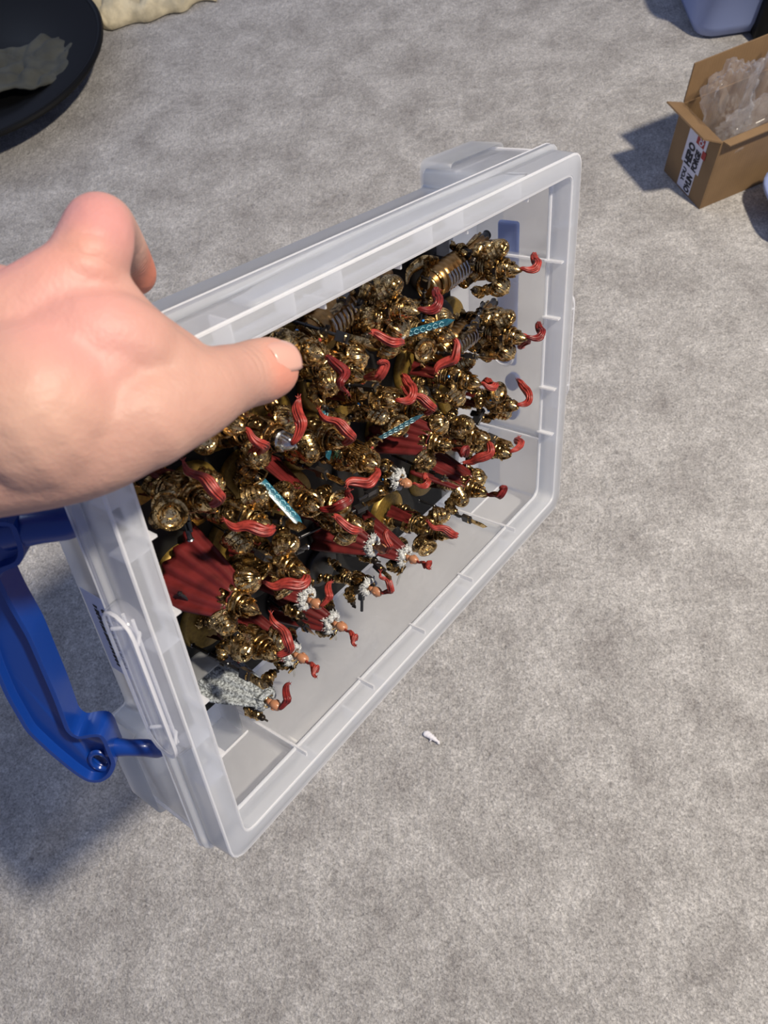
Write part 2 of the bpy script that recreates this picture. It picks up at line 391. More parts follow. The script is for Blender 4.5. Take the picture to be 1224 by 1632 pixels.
# clip troughs bulging out of the skirt on the two sides towards the camera and their opposites
def trough(org, ax, out, l, w_=.023, bulge=.0075):
    """org: centre on the skirt; ax: along; out: outward unit; in box coordinates"""
    ax = Vector(ax); out = Vector(out); nz = Vector((0, 0, 1)); M = Matrix((( *(ax), 0), (*(out), 0), (*(nz), 0), (0, 0, 0, 1))).transposed(); M.translation = Vector(org)
    t = MB(); K = 28
    def stad(hl, hw, k=7):
        o = []
        for i in range(k + 1): a = -PI / 2 + PI * i / k; o.append((hl - hw + hw * math.cos(a), hw * math.sin(a)))
        for i in range(k + 1): a = PI / 2 + PI * i / k; o.append((-hl + hw + hw * math.cos(a), hw * math.sin(a)))
        return o
    loops = [(stad(l / 2, w_ / 2), 0), (stad(l / 2 - .001, w_ / 2 - .001), bulge - .001), (stad(l / 2 - .003, w_ / 2 - .003), bulge), (stad(l / 2 - .006, w_ / 2 - .006), bulge * .95), (stad(l / 2 - .007, w_ / 2 - .007), bulge * .3)]
    vs = []; n = len(loops[0][0])
    for pl, h in loops: vs += [M @ Vector((x, h, y)) for x, y in pl]
    fs = [(i * n + k, i * n + (k + 1) % n, (i + 1) * n + (k + 1) % n, (i + 1) * n + k) for i in range(len(loops) - 1) for k in range(n)]
    fs.append(tuple((len(loops) - 1) * n + k for k in range(n))); t.add(vs, fs)
    o = t.obj('clip_trough', 'recess_plastic', crate); mod(o, 'SOLIDIFY', thickness=.001, offset=0)
    # rounded bead round its mouth and two cross bars
    pl = stad(l / 2 - .002, w_ / 2 - .002); b = MB(); pts = [M @ Vector((x, bulge, y)) for x, y in pl]; c = len(pts); vs = []
    for i, p in enumerate(pts):
        for k in range(5):
            a = 2 * PI * k / 5; d = (p - M @ Vector((0, bulge, 0))).normalized(); vs.append(p + d * math.cos(a) * .0009 + out * math.sin(a) * .0009)
    b.add(vs, [(i * 5 + k, ((i + 1) % c) * 5 + k, ((i + 1) % c) * 5 + (k + 1) % 5, i * 5 + (k + 1) % 5) for i in range(c) for k in range(5)])
    b.obj('bead', 'edge_plastic', o)
    for s_ in (-.34, .34):
        q = MB().tube([M @ Vector((s_ * l, bulge * .9, -w_ * .36)), M @ Vector((s_ * l, bulge * .25, -w_ * .1)), M @ Vector((s_ * l, bulge * .25, w_ * .2)), M @ Vector((s_ * l, bulge * .9, w_ * .42))], .0009, 6)
        q.obj('cross_bar', 'edge_plastic', o)
    for s_ in (-.12, .16):
        MB().tube([M @ Vector((-l * .42, bulge * .3, w_ * s_)), M @ Vector((l * .42, bulge * .3, w_ * s_))], .0008, 6).obj('groove', 'edge_plastic', o)
trough((-.0125, .1300, -.0110), (0, 1, 0), (-1, 0, 0), .094)
trough((BL + .0125, .1300, -.0110), (0, 1, 0), (1, 0, 0), .092)
def swell(y, s_):   # shallow swelling of the long side's skirt
    f = MB()
    def fn(a, b):
        t = .5 - .5 * math.cos(2 * PI * a); return Vector((.075 + .235 * a, y + s_ * (.0002 + .0026 * t * (.35 + .65 * b)), -.0015 - .019 * b - .0025 * t * b))
    f.grid(fn, 30, 4); o = f.obj('skirt_swell', 'rim_plastic', crate); mod(o, 'SOLIDIFY', thickness=.0012, offset=0)
    q = MB().tube([fn(i / 30, 1) for i in range(31)], .0009, 6); q.obj('bead', 'edge_plastic', o)
swell(BW + .0125, 1)
# the closing bar seen blue through the far wall
fb = MB().box((BL + .006, .168, -.050), (.005, .112, .017)); bo = fb.obj('clip_bar', 'pale_blue', crate, smooth=False); mod(bo, 'BEVEL', width=.003, segments=3)
for v in (.098, .071):
    q = MB().lathe([(0, -.002), (.0075, -.002), (.0075, .002), (0, .002)], 20, Matrix.Translation((BL + .006, v, -.044)) @ Matrix.Rotation(PI / 2, 4, 'Y'), sx=.8); q.obj('clip_eye', 'pale_blue', crate)
q = MB().ring((BL - .003, .123, -.048), .0075, .0014, 20, 6, Matrix.Rotation(PI / 2, 3, 'Y'), sx=1.1); q.obj('moulded_ring', 'edge_plastic', crate)
# paper label on the short side, close-written in dark ink
MB().box((-.0012, .118, -.0585), (.0003, .056, .034)).obj('paper_label', 'label_paper', crate, smooth=False)
inkm = MB(); rr = random.Random(3)
for row, n in enumerate((-.0670, -.0605, -.0540)):
    v = .138
    while v > .096:
        l_ = rr.uniform(.0009, .0026)
        for k in range(3):
            a = rr.uniform(-1, 1) * .9
            inkm.box((-.0015, v - l_ * k / 3, n + rr.uniform(-.0006, .0006)), (.0002, l_ * .42, .0008), Matrix.Rotation(a, 3, 'X'))
            inkm.box((-.0015, v - l_ * k / 3, n), (.0002, .0006, rr.uniform(.0020, .0038)), Matrix.Rotation(a * .4, 3, 'X'))
        v -= l_ + rr.uniform(.0004, .0016)
io = inkm.obj('handwriting', 'ink', crate, smooth=False); io['kind'] = 'stuff'

# blue handle: flat moulded grip with a raised border, an eye and two pivot arms
P1 = box_at(262, 1205, 0, -.013); P2 = box_at(132, 846, 0, -.013)
HW = Vector((-.60, 0, -.80)).normalized(); HV = (P2 - P1).normalized(); HN = HV.cross(HW).normalized()
HW = HN.cross(HV).normalized()
if (BOXI @ CAM_C - P1).dot(HN) < 0: HN = -HN
def hpt(x, y):
    o = BOXI @ CAM_C; r = BOXI.to_3x3() @ px_ray(x, y); p = o + r * ((P1 - o).dot(HN) / r.dot(HN)); d = p - P1
    return (d.dot(HV), d.dot(HW))
HM = Matrix((( *HV, 0), (*HW, 0), (*HN, 0), (0, 0, 0, 1))).transposed(); HM.translation = P1
handle = empty('handle'); handle.parent = crate; handle.matrix_local = HM
outline = [(34, 815), (42, 838), (50, 862), (44, 883), (16, 893), (9, 900), (30, 945), (60, 998), (101, 1096), (119, 1146), (131, 1156), (150, 1151), (168, 1151), (177, 1162), (184, 1182), (192, 1200), (182, 1220), (166, 1229), (146, 1228), (124, 1214), (88, 1184), (50, 1148), (18, 1092), (-2, 1045), (-22, 980), (-34, 915), (-38, 860), (-34, 812)]
pl = rounded([hpt(*p) for p in outline], .004, 2)
bm = bmesh.new(); vs = [bm.verts.new((x, y, .007)) for x, y in pl]; f = bm.faces.new(vs)
r_ = bmesh.ops.extrude_face_region(bm, geom=[f]); lowf = [x for x in r_['geom'] if isinstance(x, bmesh.types.BMFace)][0]
bmesh.ops.translate(bm, verts=list(lowf.verts), vec=(0, 0, -.014))
bmesh.ops.recalc_face_normals(bm, faces=bm.faces)
for ff in [x for x in bm.faces if len(x.verts) > 6]:
    ins = bmesh.ops.inset_region(bm, faces=[ff], thickness=.0022, depth=0)
    ins = bmesh.ops.inset_region(bm, faces=[ff], thickness=.0008, depth=-.0042)
me = bpy.data.meshes.new('grip'); bm.to_mesh(me); bm.free(); me.materials.append(MATS['handle_blue'])
me.polygons.foreach_set('use_smooth', [True] * len(me.polygons)); me.set_sharp_from_angle(angle=math.radians(50))
grip = bpy.data.objects.new('grip', me); COL.objects.link(grip); grip.parent = handle
mod(grip, 'BEVEL', width=.0007, segments=2, limit_method='ANGLE')
ex, ey = hpt(163, 1204); eye = MB().ring((ex, ey, .0030), .0056, .0014, 24, 8, sx=1.25, sy=.85); eye.obj('eye', 'handle_blue', handle)
cut = MB().lathe([(.0050, -.03), (.0050, .03)], 24, Matrix.Translation((ex, ey, 0)), sx=1.25, sy=.85).obj('cutter', 'handle_blue', handle)
bo_ = mod(grip, 'BOOLEAN', object=cut, operation='DIFFERENCE', solver='EXACT'); bpy.context.view_layer.update()
me2 = bpy.data.meshes.new_from_object(grip.evaluated_get(bpy.context.evaluated_depsgraph_get())); grip.modifiers.clear(); grip.data = me2; bpy.data.objects.remove(cut)
def arm(pts, r0, name='pivot_arm'):
    P = smooth_path([(a[0], a[1], z) for a, z in pts], 5); return MB().tube(P, interp(r0, len(P)), 14, sq=.85).obj(name, 'handle_blue', handle)
arm([(hpt(174, 1190), 0), (hpt(205, 1189), .001), (hpt(232, 1192), 0), (hpt(252, 1203), -.003), (hpt(268, 1212), -.008)], [.0058, .0046, .0048, .0045, .0022])
arm([(hpt(8, 850), 0), (hpt(60, 838), .001), (hpt(105, 834), 0), (hpt(128, 838), -.004), (hpt(134, 850), -.008)], [.0075, .0070, .0070, .0056, .0020])

# black magnetic sheet lining the bottom
mb = MB(); mb.slab(rounded([(.006, .0075), (.338, .0075), (.338, BW - .008), (.006, BW - .008)], .004), -BD, -BD + .0015)
sh = mb.obj('magnetic_sheet', 'sheet_black', smooth=False); sh.matrix_world = BOX
tag(sh, 'flat black magnetic sheet lining the bottom of the plastic box', 'sheet')
BASE_N = -BD + .0017

# ------------------------------------------------------------------ miniatures (modelled in millimetres, z up from the base)
MM = .001
FS = 1.22          # figure scale over the base
def P(mb, name, m, root, autos=50):
    if name != 'base': mb.v = [Vector((p.x * FS, p.y * FS, 3.9 + (p.z - 3.9) * FS)) for p in mb.v]
    return mb.obj(name, m, root, scale=MM, autos=autos)
def RX(a): return Matrix.Rotation(a, 3, 'X')
def RY(a): return Matrix.Rotation(a, 3, 'Y')
def RZ(a): return Matrix.Rotation(a, 3, 'Z')
def disc(root, r, m):
    b = MB().lathe([(r, 0), (r, .6), (r * .93, 3.6), (r * .90, 3.9), (.01, 3.9)], 36); P(b, 'base', m, root)
def plume(root, pts, rad, m, seg=20):
    pth = smooth_path(pts, 6); b = MB(); rad = [x * .80 for x in rad]; pth = [p + Vector((math.sin(i * .55) * .7, 0, math.cos(i * .5) * .5)) for i, p in enumerate(pth)]; b.tube(pth, interp(rad, len(pth)), 36, sq=.62, ridge=.26, nr=9)
    for k in range(5):   # loose locks
        a = 2 * PI * k / 5; q = []
        for i, p in enumerate(pth):
            r = interp(rad, len(pth))[i]; q.append(p + Vector((math.cos(a + i * .12) * r * .7, math.sin(a + i * .1) * r * .5, math.sin(a) * r * .55)))
        q[-1] = q[-1] + Vector((math.cos(a) * 1.4, -1.2, math.sin(a) * 1.2)); b.tube(q, [x * .34 for x in interp(rad, len(pth))][:-1] + [.12], 6)
    return P(b, 'plume', m, root, None)
def cape(root, m, w0=7, w1=15, z0=36, z1=5, y0=-4, y1=-13, folds=5, side=0, name='cape', amp=1.3):
    b = MB()
    def fn(a, t):
        x = (a - .5) * 2; wd = w0 + (w1 - w0) * t ** .8
        return Vector((x * wd + side * t * 6, y0 + (y1 - y0) * t - (1 - abs(x)) * 1.5 + math.sin(a * folds * 2 * PI) * amp * (0.25 + t), z0 + (z1 - z0) * t + x * x * 2 * (1 - t) + math.sin(a * 7) * .8 * t))
    b.grid(fn, 26, 12); o = P(b, name, m, root, None); mod(o, 'SOLIDIFY', thickness=.0007, offset=0); return o
def frame(d):
    return d.normalized().to_track_quat('Z', 'Y').to_matrix()
def leg(root, hip, knee, foot, m='gold', s=1.0):
    hip, knee, foot = Vector(hip), Vector(knee), Vector(foot); an = foot + Vector((0, 0, 3.4))
    u_ = MB(); u_.tube([hip, hip.lerp(knee, .5), knee, knee.lerp(an, .4), an], [3.4 * s, 3.2 * s, 2.3 * s, 2.4 * s, 1.7 * s], 10); lo = P(u_, 'leg', 'undersuit', root)
    b = MB(); F = frame(hip - knee)
    b.lathe([(2.9 * s, 0), (3.7 * s, .4), (3.9 * s, 2.8), (3.3 * s, 3.2)], 14, Matrix.Translation(hip.lerp(knee, .62)) @ F.to_4x4()); b.lathe([(3.2 * s, 0), (4.1 * s, .3), (4.3 * s, 2.4), (3.6 * s, 2.8)], 14, Matrix.Translation(hip.lerp(knee, .30)) @ F.to_4x4())
    F = frame(knee - an); g0 = an.lerp(knee, .05); ln = (knee - an).length * .8
    b.lathe([(2.0 * s, 0), (2.6 * s, .3), (2.5 * s, 1.2), (3.4 * s, ln * .5), (3.5 * s, ln * .8), (2.8 * s, ln)], 14, Matrix.Translation(g0) @ F.to_4x4(), sy=1.1)
    b.ring(g0 + F @ Vector((0, 0, ln)), 3.2 * s, .55, 14, 5, F); b.ring(g0 + F @ Vector((0, 0, ln * .5)), 3.5 * s, .4, 14, 5, F)
    b.box(g0 + F @ Vector((0, 0, ln * .5)) + Vector((0, 3.3 * s, 0)), (.8, 1.0, ln * .8), F)
    b.ell(knee + Vector((0, 2.0 * s, .4)), (2.3 * s, 1.6 * s, 3.1 * s), 5, 4); b.ring(knee + Vector((0, 2.4 * s, .4)), 2.0 * s, .4, 10, 4, RX(PI / 2))
    a_ = -math.atan2(foot.x * .25, 3.6)
    b.ell(foot + Vector((0, 1.2, 1.3)), (2.5 * s, 4.6 * s, 2.1 * s), 10, 5, RZ(a_), lo=-.6)
    for q in (0, 1.4, 2.8): b.tube([foot + RZ(a_) @ Vector((-2.4 * s, 1.2 + q, .8)), foot + RZ(a_) @ Vector((0, 1.5 + q, 3.3 * s - q * .35)), foot + RZ(a_) @ Vector((2.4 * s, 1.2 + q, .8))], .35, 5)
    P(b, 'greave', m, lo); return lo
def torso(root, m='gold', s=1.0, z=21):
    u_ = MB(); u_.lathe([(.1, z), (4.9 * s, z + .3), (4.9 * s, z + 2), (4.4 * s, z + 4), (5.6 * s, z + 8), (7.0 * s, z + 12), (6.6 * s, z + 15), (4.2 * s, z + 17.2), (.1, z + 17.6)], 20, sy=.80); to = P(u_, 'torso', 'undersuit', root)
    b = MB()
    for sd in (-1, 1):   # breast and back plates in two halves with raised borders
        for sy in (1, -1):
            b.ell((sd * 3.5 * s, sy * 2.9 * s, z + 12.2 * (1 if s == 1 else .98)), (3.9 * s, 3.3 * s, 4.6 * s), 12, 7, RY(sd * .25)); b.ring((sd * 3.5 * s, sy * 4.9 * s, z + 12.2), 2.5 * s, .45, 14, 4, RX(PI / 2 * .85 * sy))
        for k in range(5): b.tube([(sd * (1.2 + .9 * k) * s, (6.3 - .30 * k) * s, z + 10.2 + k * .3), (sd * (2.4 + 1.25 * k) * s, (6.7 - .6 * k) * s, z + 12.6 + k * .75), (sd * (3.2 + 1.2 * k) * s, (5.8 - .6 * k) * s, z + 15.2 + k * .3)], [.35, .55, .15], 5)
    for k, (zz, r) in enumerate(((z + .8, 5.6), (z + 2.6, 5.3), (z + 4.3, 5.0), (z + 6.0, 5.4), (z + 7.7, 5.9))): b.ring((0, 0, zz), r * s * .98, .62, 22, 5, sy=.84)
    b.ell((0, 6.6 * s, z + 11.8), (1.3, 1.1, 1.9), 8, 6); b.ell((0, 5.2 * s, z + 2.2), (1.9, 1.1, 1.7), 6, 4)
    b.lathe([(4.4 * s, z + 16.0), (5.8 * s, z + 16.8), (6.0 * s, z + 18.4), (5.4 * s, z + 19.6), (4.8 * s, z + 19.2), (4.4 * s, z + 17)], 22, sy=.95); b.ring((0, -.3, z + 19.4), 5.2 * s, .5, 22, 5, RX(-.06)); b.ring((0, 0, z + 16.9), 6.1 * s, .45, 22, 5)
    for sd in (-1, 1): b.tube(smooth_path([(sd * 3, -5 * s, z + 15), (sd * 4, -6.2 * s, z + 9), (sd * 2.4, -5.6 * s, z + 5)], 3), .8, 6)
    b.box((0, -5.8 * s, z + 11.5), (4.6 * s, 2.6, 6.5)); b.ring((0, -7.1 * s, z + 11.5), 1.5, .45, 12, 4, RX(PI / 2))
    P(b, 'cuirass', m, to); return to
def tabard(root, m, z=22):
    b = MB()
    for sy in (1, -1):
        b.grid(lambda a, t: Vector(((a - .5) * (6 + 2 * t), sy * (5.0 + 2.2 * t + .5 * math.sin(a * 12)), z - 15 * t)), 10, 6)
    for k in range(6):
        a = k * PI / 3 + .5; b.box((math.cos(a) * 6.2, math.sin(a) * 5.4, z - 3.5), (2.4, .7, 7.5), RZ(a + PI / 2) @ RX(.18))
    return P(b, 'tabard', m, root)
def pauldron(root, sd, style=0, m='gold_smooth', s=1.0, z=36.5):
    c = Vector((sd * 10.2 * s, 0, z)); b = MB(); R = RY(sd * .55); T = Matrix.Translation(c) @ R.to_4x4()
    if style == 1:    # fan-fluted shell
        b.lathe([(5.0, -2.4), (6.0, -2.0), (6.1, .2), (5.2, 2.8), (3.4, 4.8), (1.4, 5.7), (.1, 5.9)], 78, T, sy=1.08, flute=.055, nf=13); b.ring(c + R @ Vector((0, 0, -2.2)), 5.9, .7, 24, 6, R, sy=1.08)
        b.ring(c + R @ Vector((0, 0, 5.2)), 1.7, .5, 14, 5, R); b.ell(c + R @ Vector((0, 0, 5.8)), (1.1, 1.1, .8), 8, 4, R)
    elif style == 2:  # tall banded tube
        b.lathe([(5.0, -3.9), (6.1, -3.8), (6.1, -2.9), (5.3, -2.6), (5.1, .9), (5.3, 2.2), (6.2, 2.5), (6.3, 3.7), (5.0, 4.0), (4.7, 3.2), (3.2, 2.6), (.1, 2.8)], 26, T, sy=1.12)
        b.box(c + R @ Vector((sd * 5.3, 0, -.9)), (.8, 4.6, 2.9), R)
        for q in (-1.4, 0, 1.4): b.box(c + R @ Vector((sd * 5.8, q, -.9)), (.5, .5, 2.2), R)
        b.ring(c + R @ Vector((0, 0, 2.9)), 2.6, .5, 16, 5, R)
    else:             # three lapping bands under a small dome
        for i in range(3):
            o = -2.9 + i * 2.3; r0 = 6.0 - .75 * i; b.lathe([(r0 - 1.2, o - .3), (r0 + .25, o - .1), (r0 + .35, o + .5), (r0 - .25, o + 1.2), (r0 - .9, o + 2.2)], 24, T, sy=1.1)
        b.lathe([(3.5, 3.2), (4.0, 3.5), (3.9, 4.2), (2.6, 5.2), (.1, 5.6)], 20, T, sy=1.1); b.ell(c + R @ Vector((0, 0, 5.6)), (1.2, 1.2, .8), 8, 4, R)
        for k in range(6):
            a = k * PI / 3; b.tube([c + R @ Vector((math.cos(a) * 1.4, math.sin(a) * 1.5, 5.6)), c + R @ Vector((math.cos(a) * 3.3, math.sin(a) * 3.6, 4.7))], [.4, .2], 4)
    return P(b, 'pauldron', m, root)
def arm_(root, sh, el, ha, m='gold'):
    sh, el, ha = Vector(sh), Vector(el), Vector(ha); d = (ha - el).normalized(); F = frame(d); ln = (ha - el).length
    u_ = MB(); u_.tube([sh, sh.lerp(el, .5), el, el.lerp(ha, .4), ha], [2.4, 2.5, 1.9, 2.1, 1.5], 10)
    u_.ell(ha, (1.7, 1.7, 1.6), 8, 6)
    for k in range(3): u_.tube([ha + d * 1 + Vector((0, 0, .9 - .9 * k)), ha + d * 2.1 + Vector((0, .4, .9 - .9 * k)), ha + d * 1.6 + Vector((.2, 1.3, .9 - .9 * k))], .5, 5)
    ao = P(u_, 'arm', 'undersuit', root); b = MB()
    b.lathe([(2.0, 0), (3.0, .3), (2.9, ln * .35), (2.3, ln * .72), (2.7, ln * .78), (2.3, ln * .84)], 14, Matrix.Translation(el) @ F.to_4x4())
    b.ring(el + d * .6, 2.9, .45, 14, 5, F); b.ring(el + d * ln * .4, 2.75, .4, 14, 5, F); b.ell(el - d * .6, (2.0, 2.0, 2.2), 6, 5, F)
    G = frame(el - sh); b.lathe([(2.6, 0), (3.1, .3), (3.0, 2.6), (2.5, 3.0)], 14, Matrix.Translation(sh.lerp(el, .42)) @ G.to_4x4()); P(b, 'vambrace', m, ao)
    return ao
def helmet(root, m='gold_smooth', z=40, tall=1.0, crest=True):
    b = MB(); b.lathe([(2.9, z - 1.6), (4.0, z - 1.2), (3.7, z - .4), (3.8, z + 2.6), (4.4, z + 3.2), (4.2, z + 3.9), (3.4, z + 4.3), (3.1, z + 6.2 * tall), (2.2, z + 8.4 * tall), (1.0, z + 10.3 * tall), (.1, z + 11.2 * tall)], 20, sy=1.12)
    for sd in (-1, 1):
        b.add([Vector(p) for p in ((sd * 3.7, 3.1, z + 3.2), (sd * 4.1, -.6, z + 3.2), (sd * 3.7, -.2, z - 1.8), (sd * 1.3, 4.3, z - 2.4), (sd * .9, 4.9, z + .8), (sd * 2.6, 2.0, z + 3.2), (sd * 3.0, -.6, z + 3.2), (sd * 2.6, -.2, z - 1.8), (sd * .7, 3.2, z - 2.4), (sd * .4, 3.8, z + .8))],
              [(0, 1, 2, 3, 4), (9, 8, 7, 6, 5), (0, 5, 6, 1), (1, 6, 7, 2), (2, 7, 8, 3), (3, 8, 9, 4), (4, 9, 5, 0)])
        b.tube(smooth_path([(sd * 4.0, .8, z + 2.6), (sd * 4.8, -1.0, z + 5.5), (sd * 4.2, -2.6, z + 8.2)], 3), [.9, .9, .85, .8, .7, .45, .2], 6); b.ring((sd * 4.1, .2, z + 2.2), 1.1, .4, 12, 4, RY(PI / 2))
    b.tube([(0, 4.5, z + 4.6), (0, 5.0, z + 2.6), (0, 4.9, z + .2)], [.8, .6, .3], 5)
    if crest: b.tube(smooth_path([(0, 4.4, z + 4.0), (0, 3.9, z + 7 * tall), (0, 1.4, z + 10.8 * tall), (0, -2.4, z + 9.6 * tall), (0, -4.4, z + 5)], 4), .7, 6)
    o = P(b, 'helmet', m, root, 35)
    e = MB(); e.ell((0, 1.0, z + 1.2), (3.3, 3.3, 2.6), 12, 8)
    P(e, 'face_plate', 'gun_black', o); return o
def helmet(root, m='gold_smooth', z=40, tall=1.0, crest=True):
    b = MB(); b.lathe([(3.2, z - 1.5), (3.7, z), (3.9, z + 3), (3.6, z + 5.2 * tall), (2.6, z + 7.6 * tall), (1.2, z + 9.6 * tall), (.1, z + 10.6 * tall)], 18, sy=1.12)
    b.ring((0, 0, z + 3.4), 4.0, .42, 18, 5, sy=1.12)
    for sd in (-1, 1):
        b.ell((sd * 2.4, 2.3, z + .6), (1.5, 2.0, 3.0), 8, 6, RY(sd * .2)); b.ell((sd * 3.9, 0, z + 4.2), (.6, 1.7, 2.8), 8, 6, RX(.2))
    b.ell((0, 4.2, z + 1.6), (.6, 1.0, 2.5), 6, 6)
    if crest: b.tube(smooth_path([(0, 4.4, z + 4.0), (0, 3.8, z + 7 * tall), (0, 1.2, z + 10.4 * tall), (0, -2.6, z + 9 * tall), (0, -4.2, z + 5)], 4), .62, 6)
    o = P(b, 'helmet', m, root)
    e = MB()
    for sd in (-1, 1): e.ell((sd * 1.5, 3.85, z + 2.5), (.95, .4, .42), 8, 4)
    P(e, 'eye_slit', 'gun_black', o); return o
def spear(root, x, y, z0=3, z1=58, tilt=(0, 0), m='gun_black', head='gold_smooth', blade=14, hm=None):
    o = Vector((x, y, 26)); R = RX(tilt[0]) @ RY(tilt[1]); q = lambda z: o + R @ Vector((0, 0, z - 26))
    b = MB().tube([q(z0), q(z1 - blade)], .85, 8)
    for z in (z0 + 1, 18, 24, 32): b.ring(q(z), 1.0, .4, 10, 4, R)
    b.box(q(z1 - blade - 2), (2.6, 4.4, 6.5), R); so = P(b, 'spear', m, root)
    h = MB(); zz = z1 - blade
    for sgn in (1, -1):
        h.add([q(zz) + R @ Vector((sgn * .6, 0, 0)), q(zz) + R @ Vector((0, 2.2, 0)), q(z1 - 4) + R @ Vector((0, 2.8, 0)), q(z1), q(z1 - 4) + R @ Vector((0, -1.6, 0)), q(zz) + R @ Vector((0, -1.6, 0)), q(z1 - 5) + R @ Vector((sgn * .7, 0, 0))],
              [(0, 1, 2, 6), (6, 2, 3), (6, 3, 4), (0, 6, 4, 5)])
    h.ring(q(zz), 1.8, .55, 12, 5, R); P(h, 'spear_head', head, so); return so
def sword(root, p, d, ln=26, m='blade_blue', wd=2.1, rune=True):
    p = Vector(p); d = Vector(d).normalized(); s_ = d.cross(Vector((0, 0, 1)));
    s_ = s_.normalized() if s_.length > .1 else Vector((1, 0, 0)); t = d.cross(s_)
    b = MB()
    for sg in (1, -1):
        b.add([p + s_ * wd, p + s_ * wd + d * (ln - 4), p + d * ln, p - s_ * wd + d * (ln - 4), p - s_ * wd, p + t * sg * .7, p + t * sg * .7 + d * (ln - 4)], [(0, 1, 6, 5), (1, 2, 6), (6, 2, 3), (5, 6, 3, 4)])
    o = P(b, 'sword', m, root)
    g = MB().tube([p - d * 6, p], .8, 8); g.tube([p - s_ * 4.4 - d, p, p + s_ * 4.4 - d], [.5, .9, .5], 8); g.ell(p - d * 6.4, (1.2, 1.2, 1.2), 8, 6); P(g, 'hilt', 'gold_smooth', o)
    if rune:
        r = MB()
        for k in range(6):
            c = p + d * (2 + k * (ln - 7) / 6)
            for sg in (1, -1):
                for si in (1, -1):
                    r.tube([c + s_ * si * .4 + t * sg * .72, c + s_ * si * 1.4 + d * 1.3 + t * sg * .45], .22, 4); r.tube([c + s_ * si * 1.4 + d * 1.3 + t * sg * .45, c + s_ * si * .7 + d * 2.4 + t * sg * .66], .2, 4)
        P(r, 'rune', 'blade_rune', o)['kind'] = 'stuff'
    return o
def gem(root, p, m='gem_blue', r=.9): P(MB().ell(p, (r, r, r), 8, 6), 'gem', m, root)

